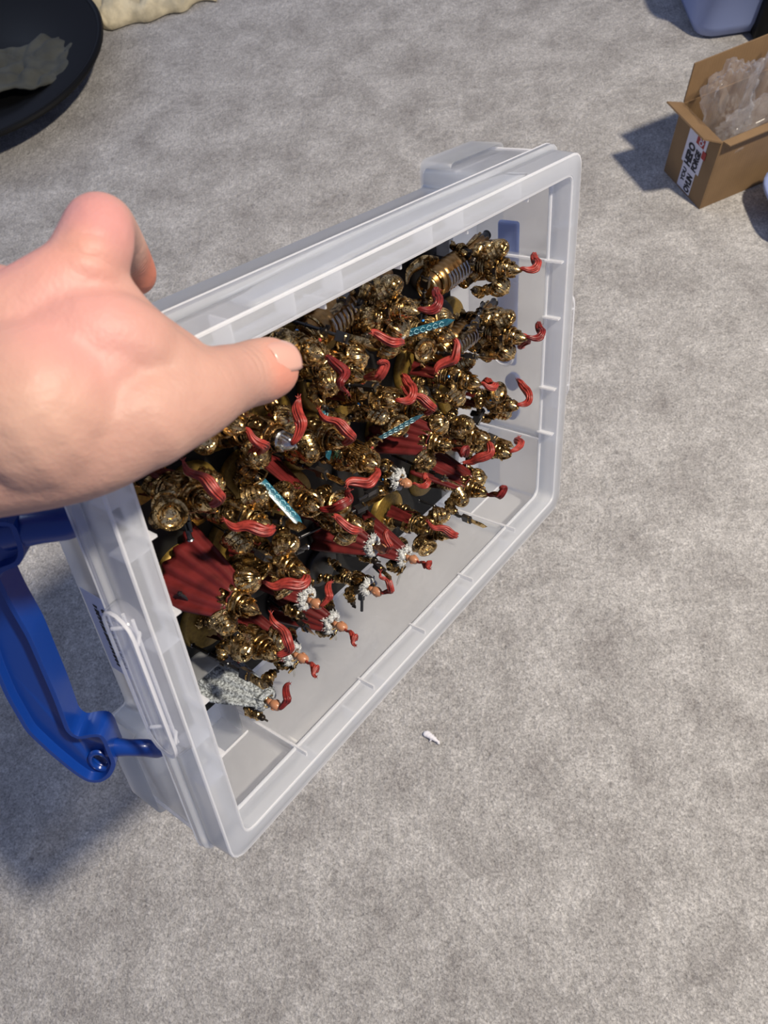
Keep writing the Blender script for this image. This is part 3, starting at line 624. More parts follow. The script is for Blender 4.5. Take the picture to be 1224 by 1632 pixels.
def warrior(name='armoured_miniature', style=0, weapon='spear', cap=None, pl_=0, base='base_gold', pose=0, m='gold', red='plume_red', tall=1.0, br=19.5, shield=False, head=True, hm='gold_smooth', wing=False):
    r = empty(name); disc(r, br, base)
    k = (-1, 1)[pose % 2]
    legs = [((3.4, 0, 22), (5.2 + k, 3.5 * k, 13.5), (6.6, 1 + 3 * k, 3.9)), ((-3.4, 0, 22), (-5.6 + k, -1 * k + 2, 13.5), (-7.2, -3 * k, 3.9))]
    for l_ in legs: leg(r, *l_, m=m)
    tabard(r, 'leather' if pose % 3 == 1 else 'cape_red'); torso(r, m)
    pauldron(r, 1, style, s=1); pauldron(r, -1, (style + (pose > 1)) % 3)
    if pose % 3 == 0: aR, aL = ((10.5, 0, 34), (13.2, 1.5, 27), (11.6, 9, 27)), ((-10.5, 0, 34), (-13.4, 1, 27), (-9.5, 8, 25))
    elif pose % 3 == 1: aR, aL = ((10.5, 0, 34), (15.5, 3, 30), (15, 10, 35)), ((-10.5, 0, 34), (-14, -3, 27), (-16, 3, 21))
    else: aR, aL = ((10.5, 0, 34), (13, 6, 29), (5, 11, 29)), ((-10.5, 0, 34), (-13, 6, 28), (-5, 11.5, 26))
    arm_(r, *aR, m=m); arm_(r, *aL, m=m)
    if wing:
        b = MB()
        for k in range(11):
            t = k / 10; a = Vector((-14 - 2 * t, 6 - 3 * t, 30 + 4 * t)); b.tube([a, a + Vector((-1 - 1.5 * t, 5 * (1 - t), 9 - 2 * t)), a + Vector((-1.5 - 2 * t, 4 - 9 * t, 24 - 9 * t))], [1.0, 1.25, .25], 6, sq=.45)
        b.ell((-14.5, 6, 30), (1.6, 2.4, 2.6), 10, 6); P(b, 'feather_plate', 'gold_smooth', r)
    if head: helmet(r, hm, z=39.5, tall=tall)
    else:
        P(MB().ell((0, .6, 43.5), (2.9, 3.3, 3.9), 12, 10).ell((0, 3.9, 43), (.6, .8, 1), 6, 5).ell((2.9, .2, 43.4), (.5, .9, 1.2), 6, 5).ell((-2.9, .2, 43.4), (.5, .9, 1.2), 6, 5), 'head', 'skin_bronze', r)
    if pl_ == 0: plume(r, [(0, -1, 48), (0, -2.5, 52), (0, -7, 54), (1, -12, 51), (2.5, -15, 45), (2, -18, 41)], [1.0, 1.9, 2.7, 3.0, 2.4, .6], red)
    elif pl_ == 1: plume(r, [(0, 0, 49), (0, -1, 54), (1.5, -4, 59), (-1, -8, 62), (1, -11, 61), (3, -12, 64)], [.8, 1.8, 2.6, 2.3, 1.6, .4], red)
    elif pl_ == 2: plume(r, [(0, -1, 48), (-2, -4, 52), (-7, -8, 51), (-12, -9, 46), (-16, -11, 45)], [.9, 2.0, 2.9, 2.4, .5], red)
    if weapon == 'spear': spear(r, aR[2][0], aR[2][1] + .6, 4, 60, (.08, .10))
    elif weapon == 'low': spear(r, aR[2][0], aR[2][1] + .6, 0, 54, (-1.25, .15))
    elif weapon == 'blue': sword(r, Vector(aR[2]) + Vector((0, 1, 2)), (.15, .55, .6))
    elif weapon == 'bluelong': sword(r, Vector(aR[2]) + Vector((0, 1, 0)), (.1, .9, -.1), 30, wd=2.4)
    if weapon in ('gun',):
        g = MB().box((0, 13, 28), (3.2, 11, 4)).box((0, 12, 25), (2, 3.4, 5)).tube([(0, 17, 28.6), (0, 24, 28.6)], 1.1, 10).tube([(0, 14, 30.8), (0, 19, 30.8)], .7, 8)
        P(g, 'gun', 'gun_black', r); P(MB().ring((0, 24, 28.6), 1.1, .5, 12, 5, RX(PI / 2)), 'muzzle', 'silver', r)
    if shield:
        b = MB().lathe([(.1, 1.6), (4, 1.4), (8.2, .4), (9.2, 1.0), (9.6, .4), (9.2, -.6), (.1, -.4)], 30, Matrix.Translation((-14.5, 7, 27)) @ Matrix.Rotation(PI / 2, 4, 'X') @ Matrix.Rotation(-.5, 4, 'Y'), sy=1.25)
        for kk in range(8): b.tube([Vector((-14.5, 9.6, 27)), Vector((-14.5 + math.cos(kk * PI / 4) * 6.5, 9.0, 27 + math.sin(kk * PI / 4) * 8))], .5, 5)
        P(b, 'shield', 'gold_smooth', r)
    if cap: cape(r, cap, 8, 20 if shield else 15, y1=-15, side=(-.4 if pose % 2 else .4))
    gem(r, (0, 7.2, 32.6)); gem(r, (11, 5.9, 36.5), 'gem_blue' if style else 'plume_red', .8)
    return r
def maiden(name='cloaked_miniature', cap='cape_red', fur='fur_white', pl_=0, weapon='sword', pose=0, base='base_black', capw=12, red='plume_red'):
    r = empty(name); disc(r, 15.5, base)
    k = 1 if pose % 2 else -1
    leg(r, (2.2, 0, 20), (3.4, 2.6 * k, 12.5), (4.2, 3.4 * k, 3.9), 'gold', .66); leg(r, (-2.2, 0, 20), (-3.2, -1.5 * k, 12.5), (-4, -4 * k, 3.9), 'gold', .66)
    torso(r, 'gold_smooth', .62, z=18.5)
    arm_(r, (4.8, 0, 34), (8.2, 2, 29), (8, 8 if pose < 2 else 3, 32 if pose < 2 else 38), 'gold'); arm_(r, (-4.8, 0, 34), (-8, 2, 28.5), (-5 - 3 * pose, 7, 27), 'gold')
    f = MB(); rr = random.Random(pose + 3)
    for i in range(26):
        a = i * 2.399; f.ell((math.cos(a) * 4.4, math.sin(a) * 3.4 - .6, 36.2 + rr.uniform(-1.2, 1.2)), (2.0, 1.8, 1.9), 6, 5)
    for i in range(34):
        a = rr.uniform(0, 2 * PI); c = Vector((math.cos(a) * 5, math.sin(a) * 4 - .6, 36.2 + rr.uniform(-1.6, 1.6))); f.tube([c, c + Vector((math.cos(a) * 2.2, math.sin(a) * 2.2, rr.uniform(-2, .8)))], [.7, .1], 4)
    P(f, 'fur_collar', fur, r, None)
    h = MB().ell((0, .6, 42.2), (2.5, 2.9, 3.5), 14, 10).tube([(0, 0, 37), (0, .3, 40)], 1.5, 8).ell((0, 3.4, 41.6), (.45, .8, .8), 6, 5).ell((2.5, .3, 42), (.4, .8, 1.1), 6, 5).ell((-2.5, .3, 42), (.4, .8, 1.1), 6, 5)
    for sd in (-1, 1): h.ell((sd * 1.0, 2.9, 43), (.75, .5, .35), 6, 4)
    h.ell((0, 3.0, 40.2), (.8, .5, .3), 6, 4); P(h, 'head', 'skin_bronze', r, None)
    if pl_ == 0: plume(r, [(0, -.5, 45), (0, -1.5, 48.5), (0, -4.5, 51.5), (0, -9, 50), (1.5, -11, 46), (1, -13.5, 45)], [.7, 1.2, 2.0, 2.2, 1.5, .3], red, 14)
    elif pl_ == 1: plume(r, [(0, -.5, 45), (0, -1, 49), (1.5, -3.5, 53), (-.5, -6, 56), (1.5, -8, 56), (3, -8, 59.5)], [.7, 1.1, 1.9, 1.8, 1.2, .3], red, 14)
    else: plume(r, [(0, -.5, 45), (-1.5, -2, 48), (-5, -4, 48.5), (-9, -4.5, 45.5), (-12, -4, 45.5)], [.7, 1.4, 2.2, 1.9, .3], red, 14)
    if cap: cape(r, cap, 4.5, capw, 35, 7, -3.2, -14, 4, side=(.6 if pose % 2 else -.5), amp=1.0)
    if weapon == 'sword': sword(r, (8, 9.5, 33.5), (.45, .7, -.3), 15, 'silver', 1.0, False)
    elif weapon == 'gun':
        P(MB().box((-6, 11, 27), (2.4, 9, 3)).tube([(-6, 15, 27.5), (-6, 23, 27.5)], .9, 8).box((-6, 10, 24), (1.8, 2.6, 4.5)), 'gun', 'gun_black', r)
    elif weapon == 'spear': spear(r, 8.5, 9, 4, 54, (.3, .2), blade=10)
    gem(r, (0, 4.4, 30)); return r
def jetbike(name='flying_bike_miniature', red='plume_dark_red', sp=True):
    """rider on a ribbed flying machine; nose towards -x"""
    r = empty(name); disc(r, 20.5, 'base_black'); P(MB().tube([(6, 0, 3.5), (6, 0, 16)], [2.2, 1.4], 10), 'stem', 'gun_black', r)
    M = Matrix.Translation((0, 0, 22)) @ Matrix.Rotation(-PI / 2, 4, 'Y')
    h = MB(); prof = [(3.4, 30), (5.6, 30), (6.6, 27)]
    for i in range(13):
        z = 24 - i * 4.1; R_ = 8.6 - .05 * (i - 4) ** 2; prof += [(R_ * .93, z + 1.7), (R_ * 1.03, z + .9), (R_ * 1.03, z - .9), (R_ * .93, z - 1.5)]
    prof += [(4, -30), (2.2, -35), (.1, -37)]
    prof = [(a, b) for a, b in prof]; h.lathe(prof, 24, M, sx=.86, sy=1.0); P(h, 'hull', 'hull_bronze', r, 35)
    c = MB().ring((-30, 0, 22), 5.6, 1.3, 24, 8, RY(PI / 2)); c.ring((-25, 0, 22), 7.4, .9, 24, 6, RY(PI / 2)); P(c, 'cowl', 'gold_smooth', r)
    P(MB().lathe([(.1, 0), (4.4, 0)], 18, Matrix.Translation((-29.6, 0, 22)) @ Matrix.Rotation(PI / 2, 4, 'Y')), 'intake', 'gun_black', r)
    for sd in (-1, 1):
        q = smooth_path([(-14, sd * 8, 19), (-24, sd * 11, 17), (-33, sd * 9, 14), (-38, sd * 4, 15)], 5)
        P(MB().tube(q, interp([2.2, 3.4, 2.6, .6], len(q)), 12, sq=.5), 'prow', 'gold_smooth', r)
        fan = MB()
        fan.grid(lambda a, t: Vector((-4 + 26 * t * math.cos(-.2 + a * 1.2), sd * (7 + 2 * t + 1.3 * math.sin(a * 30) * t * .8), 24 + 17 * t * math.sin(-.2 + a * 1.2))), 44, 5)
        fo = P(fan, 'fan_fin', 'hull_bronze', r, None); mod(fo, 'SOLIDIFY', thickness=.0009, offset=0)
        P(MB().tube(smooth_path([(-3, sd * 8, 24), (12, sd * 10, 25), (24, sd * 10, 23)], 4), .9, 8), 'rail', 'gold_smooth', r)
    ba = MB()
    for i in range(9): ba.tube([(-19 + i * 3.0, -4.6, 29.0), (-19 + i * 3.0, -1.6, 30.6), (-19 + i * 3.0, 1.6, 30.6), (-19 + i * 3.0, 4.6, 29.0)], .75, 6)
    P(ba, 'cooling_fins', 'silver', r)['kind'] = 'stuff'
    P(MB().tube([(18, 6, 22), (33, 6, 22)], 2.2, 12).tube([(18, -6, 22), (33, -6, 22)], 2.2, 12).ring((33, 6, 22), 2.2, .6, 14, 5, RY(PI / 2)).ring((33, -6, 22), 2.2, .6, 14, 5, RY(PI / 2)), 'exhaust', 'gun_black', r)
    # rider, facing -x
    T = Matrix.Translation((6, 0, 8.5)) @ Matrix.Rotation(PI / 2, 4, 'Z')
    sub = empty('tmp'); torso(sub, 'gold'); pauldron(sub, 1, 0); pauldron(sub, -1, 1); arm_(sub, (10.5, 0, 34), (13, 6, 29), (8, 14, 29)); arm_(sub, (-10.5, 0, 34), (-13, 6, 28), (-8, 14, 29)); helmet(sub, z=39.5)
    leg(sub, (4, 0, 23), (9, 6, 19), (9.5, 2, 9), s=.85); leg(sub, (-4, 0, 23), (-9, 6, 19), (-9.5, 2, 9), s=.85)
    plume(sub, [(0, -1, 48), (0, -2.5, 52), (0, -7, 55), (1, -12, 53), (2.5, -15, 49), (2, -17, 50)], [1.0, 1.9, 2.6, 2.6, 2.0, .5], red)
    if sp: spear(sub, 16, 12, 5, 60, (-1.15, .1), head='gold_smooth')
    Tm = Matrix.Translation(T.translation * MM * FS) @ T.to_3x3().to_4x4()
    for ch in list(sub.children):
        ch.parent = r; ch.data.transform(Tm)
        for g in ch.children: g.data.transform(Tm)
    bpy.data.objects.remove(sub); return r

def copy_tree(o, parent=None):
    c = o.copy(); COL.objects.link(c); c.parent = parent
    for ch in o.children: copy_tree(ch, c)
    return c
PROTO = {
    'spearman': lambda: warrior(style=0, weapon='spear', pl_=0, pose=0),
    'banded': lambda: warrior(style=2, weapon='gun', pl_=0, pose=2),
    'fluted': lambda: warrior(style=1, weapon='low', pl_=2, pose=3),
    'bluesword': lambda: warrior(style=1, weapon='bluelong', pl_=1, pose=1),
    'caped': lambda: warrior(name='caped_miniature', style=0, weapon='low', cap='cape_red', pl_=None, pose=3, shield=True),
    'crested': lambda: warrior(style=0, weapon='spear', pl_=1, pose=4, red='plume_dark_red', cap='cape_red'),
    'silverhelm': lambda: warrior(style=1, weapon='blue', pl_=2, pose=1, m='bronze_dark', hm='silver'),
    'winged': lambda: warrior(style=0, weapon='blue', pl_=2, pose=1, wing=True),
    'maid_a': lambda: maiden(pl_=1, pose=0, weapon='sword'),
    'maid_b': lambda: maiden(pl_=0, pose=1, weapon='gun', cap=None),
    'maid_c': lambda: maiden(pl_=2, pose=2, weapon='spear', capw=14),
    'maid_fur': lambda: maiden(pl_=2, pose=3, weapon='', cap='fur_grey', fur='fur_grey', red='plume_dark_red', capw=15),
    'bike': lambda: jetbike(),
    'bike2': lambda: jetbike(red='plume_red', sp=False),
}
RAD = dict(maid_a=15.5, maid_b=15.5, maid_c=15.5, maid_fur=15.5, bike=20.5, bike2=20.5)
G1, G2, G3 = 'golden armoured miniatures in the plastic box', 'cloaked miniatures in the plastic box', 'flying bike miniatures in the plastic box'
# kind, pixel of a point h mm above the base (only used to find where on the sheet it stands), h, turn in degrees, label
MINIS = [
 ('maid_fur', 402, 1102, 26, 205, 'small miniature in a shaggy grey fur cloak, nearest the lower left corner of the box'),
 ('maid_a', 468, 1042, 36, 225, 'fur-collared miniature with dark red topknot, just right of the lowest gold base'),
 ('spearman', 405, 1025, 33, 150, 'golden miniature on the lowest gold base, touching the fur-collared one at its right'),
 ('caped', 362, 945, 28, 215, 'golden miniature with broad red cape and round shield on a large gold base'),
 ('maid_a', 540, 997, 40, 235, 'fur-collared miniature with curled red topknot and red cape, first above the grey fur cloak row'),
 ('maid_c', 490, 955, 36, 200, 'fur-collared miniature with long spear, behind the one with the curled topknot'),
 ('maid_b', 597, 940, 40, 170, 'fur-collared miniature with small red topknot and no cape, at the front edge of the group'),
 ('maid_a', 655, 890, 40, 215, 'fur-collared miniature with red cape, left of the golden one on a tan base'),
 ('maid_c', 600, 872, 38, 240, 'fur-collared miniature with red cape and raised spear, behind the front edge row'),
 ('banded', 690, 845, 36, 210, 'golden miniature at the front edge on a tan base with short dark red plume'),
 ('crested', 748, 778, 36, 190, 'golden miniature with dark red crest sticking out over the lower right of the group'),
 ('fluted', 790, 715, 38, 150, 'golden miniature with fluted shoulder, just above the crested one at the lower right'),
 ('banded', 800, 645, 38, 120, 'golden miniature with two banded tube shoulders, furthest right in the group'),
 ('spearman', 735, 605, 36, 60, 'golden miniature with spear, left of the one with two banded tube shoulders'),
 ('fluted', 795, 530, 36, 100, 'golden miniature with fluted shoulder under the right-hand flying bikes'),
 ('banded', 450, 880, 34, 250, 'golden miniature with banded shoulders, above the caped shield bearer and to its right'),
 ('spearman', 400, 825, 36, 230, 'golden miniature with domed shoulders beside the left wall of the box'),
 ('banded', 310, 775, 36, 180, 'golden miniature with red plume just below the wrist, against the left wall'),
 ('silverhelm', 425, 695, 38, 200, 'dark bronze miniature with wing-like crest and red plume, below the thumb'),
 ('crested', 480, 775, 34, 140, 'golden miniature with red cape in the middle of the left half of the box'),
 ('fluted', 545, 825, 36, 280, 'golden miniature with fan-fluted shoulder in the middle of the lower half'),
 ('bluesword', 530, 612, 36, 190, 'golden miniature holding a long blue sword with pale markings, right of the thumb'),
 ('winged', 568, 712, 36, 330, 'golden miniature with blue sword and a golden feathered wing, in the centre of the box'),
 ('silverhelm', 600, 560, 38, 300, 'dark bronze miniature with long red plume, above the centre of the box'),
 ('banded', 640, 648, 36, 200, 'golden miniature with bright banded shoulder at the centre right'),
 ('maid_b', 635, 765, 36, 80, 'fur-collared miniature without a cape, surrounded by golden ones in the lower middle'),
 ('crested', 690, 705, 36, 230, 'golden miniature with dark red crest and cape, right of the centre'),
 ('fluted', 685, 530, 34, 20, 'golden miniature with fan-fluted shoulder under the middle of the upper wall'),
 ('spearman', 585, 630, 32, 100, 'golden miniature with spear in the crowd between the two blue swords'),
 ('crested', 495, 570, 32, 330, 'golden miniature with dark red crest, close above the tip of the thumb'),
 ('spearman', 740, 690, 32, 300, 'golden miniature with spear, left of the fluted one at the right end'),
 ('spearman', 500, 700, 30, 190, 'golden miniature with spear, low down between the blue swords and the left wall'),
 ('banded', 355, 690, 34, 20, 'golden miniature on a gold base half hidden by the edge of the hand'),
 ('bike', 555, 488, 22, 8, 'bronze ribbed flying bike miniature with rider, leftmost of the three bikes'),
 ('bike2', 730, 425, 22, 4, 'bronze ribbed flying bike miniature with rider, uppermost, by the top right corner of the box'),
 ('bike', 745, 530, 22, 2, 'bronze ribbed flying bike miniature with rider, lower right of the three bikes'),
]
pos = []
for k, x, y, h, rz, lab in MINIS:
    p = box_at(x, y, 2, BASE_N + h * MM * FS); pos.append([p.x, p.y, RAD.get(k, 19.5) * MM])
home = [tuple(p) for p in pos]
for it in range(400):      # nudge the bases apart so that none overlaps another or a wall
    for i in range(len(pos)):
        for j in range(i + 1, len(pos)):
            if MINIS[i][0].startswith('bike') or MINIS[j][0].startswith('bike'): continue
            dx, dy = pos[j][0] - pos[i][0], pos[j][1] - pos[i][1]; d = math.hypot(dx, dy) + 1e-9; m_ = (pos[i][2] + pos[j][2]) * .97 - d
            if m_ > 0:
                dx, dy = dx / d * m_ * .5, dy / d * m_ * .5
                pos[i][0] -= dx; pos[i][1] -= dy; pos[j][0] += dx; pos[j][1] += dy
        q = pos[i]; q[0] += (home[i][0] - q[0]) * .01; q[1] += (home[i][1] - q[1]) * .01
        q[0] = min(max(q[0], .0045 + q[2]), BL - .0045 - q[2]); q[1] = min(max(q[1], .0045 + q[2]), BW - .005 - q[2])
made = {}
for (k, x, y, h, rz, lab), q in zip(MINIS, pos):
    if k not in made: o = made[k] = PROTO[k]()
    else: o = copy_tree(made[k])
    o.matrix_world = BOX @ Matrix.Translation((q[0], q[1], BASE_N)) @ Matrix.Rotation(math.radians(rz), 4, 'Z')
    g, c = (G3, 'miniature') if k.startswith('bike') else (G2, 'miniature') if k.startswith('maid') else (G1, 'miniature')
    tag(o, lab, c, g)

# ------------------------------------------------------------------ the hand (one skin, joints placed in space) 
def hand():
    D = lambda x, y, d: at_depth(x, y, d * .95)
    m, t, p = nt('skin'); tc = N(t, 'ShaderNodeTexCoord')
    n = N(t, 'ShaderNodeTexNoise', i_Scale=22.0, i_Detail=5.0); L(t, tc, 'Object', n, 'Vector')
    r = ramp(t, [(.32, (.43, .245, .20)), (.55, (.485, .285, .228)), (.72, (.52, .325, .255))]); L(t, n, 'Fac', r, 'Fac'); prev, po = r, 'Color'
    def near(c, rad):      # 1 at a joint, fading to 0 at the given distance
        d = N(t, 'ShaderNodeVectorMath', operation='DISTANCE'); d.inputs[1].default_value = c; L(t, tc, 'Object', d, 0)
        q = N(t, 'ShaderNodeMapRange', interpolation_type='SMOOTHSTEP'); q.inputs['From Min'].default_value = rad; q.inputs['From Max'].default_value = rad * .25; L(t, d, 'Value', q, 'Value'); return q
    for x, y, d_, rad, c in ((150, 345, .235, .022, (.50, .235, .22)), (112, 420, .228, .016, (.56, .28, .22)), (20, 440, .235, .022, (.52, .24, .22)), (120, 520, .225, .030, (.53, .27, .24)), (215, 420, .30, .022, (.50, .17, .11)), (455, 590, .283, .016, (.56, .24, .18))):
        q = near(D(x, y, d_), rad); mx = N(t, 'ShaderNodeMix', data_type='RGBA'); L(t, q, 'Result', mx, 0); L(t, prev, po, mx, 6); mx.inputs[7].default_value = (*c, 1); prev, po = mx, 2
    L(t, prev, po, p, 'Base Color')
    p.inputs['Roughness'].default_value = .52; p.inputs['Subsurface Weight'].default_value = .2; p.inputs['Subsurface Radius'].default_value = (.010, .004, .002); p.inputs['Subsurface Scale'].default_value = .5
    p.inputs['Specular IOR Level'].default_value = .3
    n2 = N(t, 'ShaderNodeTexVoronoi', i_Scale=700.0); L(t, tc, 'Object', n2, 'Vector'); b = N(t, 'ShaderNodeBump', i_Strength=.35, i_Distance=.0002); L(t, n2, 'Distance', b, 'Height'); nb = b
    nf = N(t, 'ShaderNodeTexNoise', i_Scale=70.0, i_Detail=3.0); L(t, tc, 'Object', nf, 'Vector'); b = N(t, 'ShaderNodeBump', i_Strength=.6, i_Distance=.0016); L(t, nf, 'Fac', b, 'Height'); L(t, nb, 'Normal', b, 'Normal'); nb = b
    # skin folds across the thumb joint, its root and the bent finger joint
    for c, e, rad, wl in ((D(392, 590, .272), D(428, 577, .283), .010, .0062), (D(340, 612, .255), D(378, 600, .266), .009, .0090), (D(212, 402, .285), D(222, 430, .30), .012, .004), (D(150, 400, .23), D(156, 360, .236), .011, .0110)):
        ax = (e - c).normalized(); q = near(c, rad)
        sb = N(t, 'ShaderNodeVectorMath', operation='SUBTRACT'); sb.inputs[1].default_value = c; L(t, tc, 'Object', sb, 0)
        dt = N(t, 'ShaderNodeVectorMath', operation='DOT_PRODUCT'); dt.inputs[1].default_value = ax; L(t, sb, 0, dt, 0)
        wn = N(t, 'ShaderNodeMath', operation='MULTIPLY_ADD'); wn.inputs[1].default_value = .0030; L(t, nf, 'Fac', wn, 0); L(t, dt, 'Value', wn, 2)
        sn = N(t, 'ShaderNodeMath', operation='MULTIPLY'); sn.inputs[1].default_value = 2 * PI / wl; L(t, wn, 0, sn, 0)
        sc = N(t, 'ShaderNodeMath', operation='SINE'); L(t, sn, 0, sc, 0)
        pw = N(t, 'ShaderNodeMath', operation='ABSOLUTE'); L(t, sc, 0, pw, 0)
        ml = N(t, 'ShaderNodeMath', operation='MULTIPLY'); L(t, pw, 0, ml, 0); L(t, q, 'Result', ml, 1)
        b = N(t, 'ShaderNodeBump', i_Strength=.5, i_Distance=.0010); L(t, ml, 0, b, 'Height'); L(t, nb, 'Normal', b, 'Normal'); nb = b
    L(t, nb, 'Normal', p, 'Normal')
    mb = MB()
    def chain(pts, k=5, seg=20, sq=1.0):
        P_ = smooth_path([D(x, y, d) for x, y, d, r in pts], k); R_ = interp([q[3] * .97 for q in pts], len(P_))
        up = (CAM_C - P_[0]).normalized(); mb.tube(P_, R_, seg, sq=sq, up=up)
        mb.ell(P_[0], (R_[0],) * 3, 16, 12); mb.ell(P_[-1], (R_[-1],) * 3, 16, 12)
    # forearm and wrist
    chain([(-1500, 470, .250, .046), (-1050, 510, .242, .043), (-620, 580, .235, .037), (-330, 618, .232, .033), (-110, 655, .232, .0300), (60, 652, .235, .028)], sq=.8)
    # palm: metacarpals
    chain([(-90, 580, .235, .020), (30, 520, .236, .0165), (132, 438, .240, .0125)])
    chain([(-120, 630, .238, .020), (-40, 570, .240, .016), (40, 498, .244, .0120)])
    chain([(-140, 660, .244, .019), (-90, 600, .246, .015), (-40, 528, .252, .0115)])
    chain([(-160, 700, .250, .019), (-150, 610, .252, .015), (-120, 540, .262, .011)])
    chain([(-40, 700, .236, .022), (70, 660, .236, .0215), (165, 585, .240, .0165), (180, 500, .244, .010)])
    chain([(-60, 720, .236, .022), (110, 700, .240, .0200), (215, 660, .246, .0185), (300, 622, .256, .0150)])
    chain([(60, 600, .236, .019), (150, 545, .238, .0165), (215, 560, .244, .0150)])
    chain([(140, 520, .240, .0125), (205, 560, .244, .0130), (265, 590, .250, .0130)])
    chain([(160, 450, .242, .0085), (212, 520, .248, .0095), (285, 578, .258, .0105)])
    # thumb
    chain([(230, 665, .246, .0170), (310, 628, .258, .0152), (350, 611, .268, .0130), (385, 600, .277, .0118), (410, 593, .284, .0122), (428, 587, .289, .0117)])
    # index finger bent back over the box, then the others
    chain([(132, 438, .240, .0128), (152, 388, .242, .0118), (160, 362, .248, .0108), (176, 372, .268, .0100), (200, 408, .292, .0092), (215, 436, .306, .0086)])
    chain([(40, 498, .244, .0120), (10, 482, .246, .0112), (-10, 476, .256, .0106), (10, 470, .285, .0098), (50, 520, .318, .0090)])
    chain([(-40, 528, .252, .0115), (-75, 508, .256, .0105), (-85, 508, .270, .0100), (-60, 520, .300, .0092), (-20, 570, .325, .0085)])
    chain([(-120, 540, .262, .011), (-150, 540, .266, .0095), (-150, 550, .280, .0088), (-120, 590, .305, .0082), (-80, 620, .325, .0076)])
    root = empty('person'); tag(root, 'left hand and forearm gripping the corner of the plastic box, thumb inside the rim', 'person')
    o = mb.obj('hand', 'skin', root, autos=None)
    mod(o, 'REMESH', mode='VOXEL', voxel_size=.0013, use_smooth_shade=True)
    mod(o, 'SMOOTH', factor=.6, iterations=10)
    # thumb nail
    ctr = D(434, 585, .289); ax = (D(428, 587, .289) - D(400, 595, .281)).normalized(); nn = (CAM_C - ctr).normalized()
    nn = (nn + CAM_M @ Vector((.22, .55, 0))).normalized(); sd = nn.cross(ax).normalized(); nn = ax.cross(sd).normalized(); c = ctr + nn * .0106 - ax * .0006
    nl = MB()
    def fn(a, b_):
        x = (a - .5) * 2; y = (b_ - .5) * 2; rr_ = math.sqrt(max(0, 1 - .25 * y * y * (1 if y > 0 else 1.3)))
        return c + ax * (y * .0078) + sd * (x * .0074 * rr_) - nn * (.0038 * x * x * rr_ + .0009 * y * y + .0010 * y)
    nl.grid(fn, 12, 12)
    mat('nail', (.58, .33, .27), .25, spec=.5); no = nl.obj('thumb_nail', 'nail', root, autos=None); mod(no, 'SOLIDIFY', thickness=.0006, offset=-1)
hand()

# ------------------------------------------------------------------ cardboard box with plastic air cushions
c2 = floor_at(1114, 334); v1 = Vector((-.40, .916, 0)).normalized(); v2 = Vector((.916, .40, 0)).normalized()
CM = Matrix(((v2.x, v1.x, 0, c2.x), (v2.y, v1.y, 0, c2.y), (0, 0, 1, 0), (0, 0, 0, 1)))
cb = empty('cardboard_box', CM); tag(cb, 'small open brown cardboard box on the carpet with printed stickers on its end', 'cardboard box')
CX, CY, CZ, TH = .225, .109, .132, .003
def panel(name, c, size, m='cardboard'):
    o = MB().box(c, size).obj(name, m, cb, smooth=False); mod(o, 'BEVEL', width=.0007, segments=2); return o
panel('end_panel', (TH / 2, CY / 2, CZ / 2), (TH, CY, CZ)); panel('end_panel', (CX - TH / 2, CY / 2, CZ / 2), (TH, CY, CZ))
panel('side_panel', (CX / 2, TH / 2, CZ / 2), (CX - 2 * TH, TH, CZ)); panel('side_panel', (CX / 2, CY - TH / 2, CZ / 2), (CX - 2 * TH, TH, CZ)); panel('bottom_panel', (CX / 2, CY / 2, TH / 2), (CX - 2 * TH, CY - 2 * TH, TH))
def flap(a, b, d1, ln, cut=.004):
    a, b, d = Vector(a), Vector(b), Vector(d1).normalized(); e = (b - a).normalized(); n = e.cross(d).normalized() * TH * .4
    q = [a, b, b + d * ln - e * cut, a + d * ln + e * cut]; m_ = MB(); m_.add([p - n for p in q] + [p + n for p in q], [(0, 3, 2, 1), (4, 5, 6, 7), (0, 1, 5, 4), (1, 2, 6, 5), (2, 3, 7, 6), (3, 0, 4, 7)])
    return m_.obj('flap', 'cardboard', cb, smooth=False)
flap((0, 0, CZ), (0, CY, CZ), (-.80, 0, .40), .040)
flap((TH, CY, CZ), (CX, CY, CZ), (0, .06, 1), .062)
flap((TH, 0, CZ), (CX, 0, CZ), (0, -.55, -.05), .012)
# stickers on the end panel: white paper with heavy black lettering reading down the panel
def sticker(name, y0, y1, z0, z1, m='sticker_paper', x=-.0004):
    return MB().box((x, (y0 + y1) / 2, (z0 + z1) / 2), (.0004, abs(y1 - y0), abs(z1 - z0))).obj(name, m, cb, smooth=False)
sticker('paper_sticker', .026, .074, .050, .124); sticker('paper_sticker', .033, .068, .004, .052, x=-.0005)
def text(s_, y, z, size, m='ink', ang=-90, sx=1.0, bold=.0004):
    cu = bpy.data.curves.new('lettering', 'FONT'); cu.body = s_; cu.size = size; cu.extrude = .00015; cu.offset = bold
    cu.materials.append(MATS[m]); t = bpy.data.objects.new('lettering', cu); COL.objects.link(t)
    # text x runs along panel, face turned to -x
    Rm = Matrix(((0, 0, -1), (-1, 0, 0), (0, 1, 0))).to_4x4()
    me_ = bpy.data.meshes.new_from_object(t); me_.materials.clear(); me_.materials.append(MATS[m]); bpy.data.objects.remove(t); t = bpy.data.objects.new('lettering', me_); COL.objects.link(t)
    t.parent = cb; t.matrix_local = Matrix.Translation((-.0009, y, z)) @ Rm @ Matrix.Rotation(math.radians(ang), 4, 'Z') @ Matrix.Diagonal((sx, 1, 1, 1)); return t
text('HERO', .051, .050, .0210, ang=90, sx=.74, bold=.0012)
text('FORGE', .0345, .050, .0165, ang=90, sx=.74, bold=.0010)
text('YOU', .055, .018, .0120, ang=90, sx=1.0, bold=.0006)
text('OVLIN', .0365, .006, .0185, ang=90, sx=.62, bold=.0011)
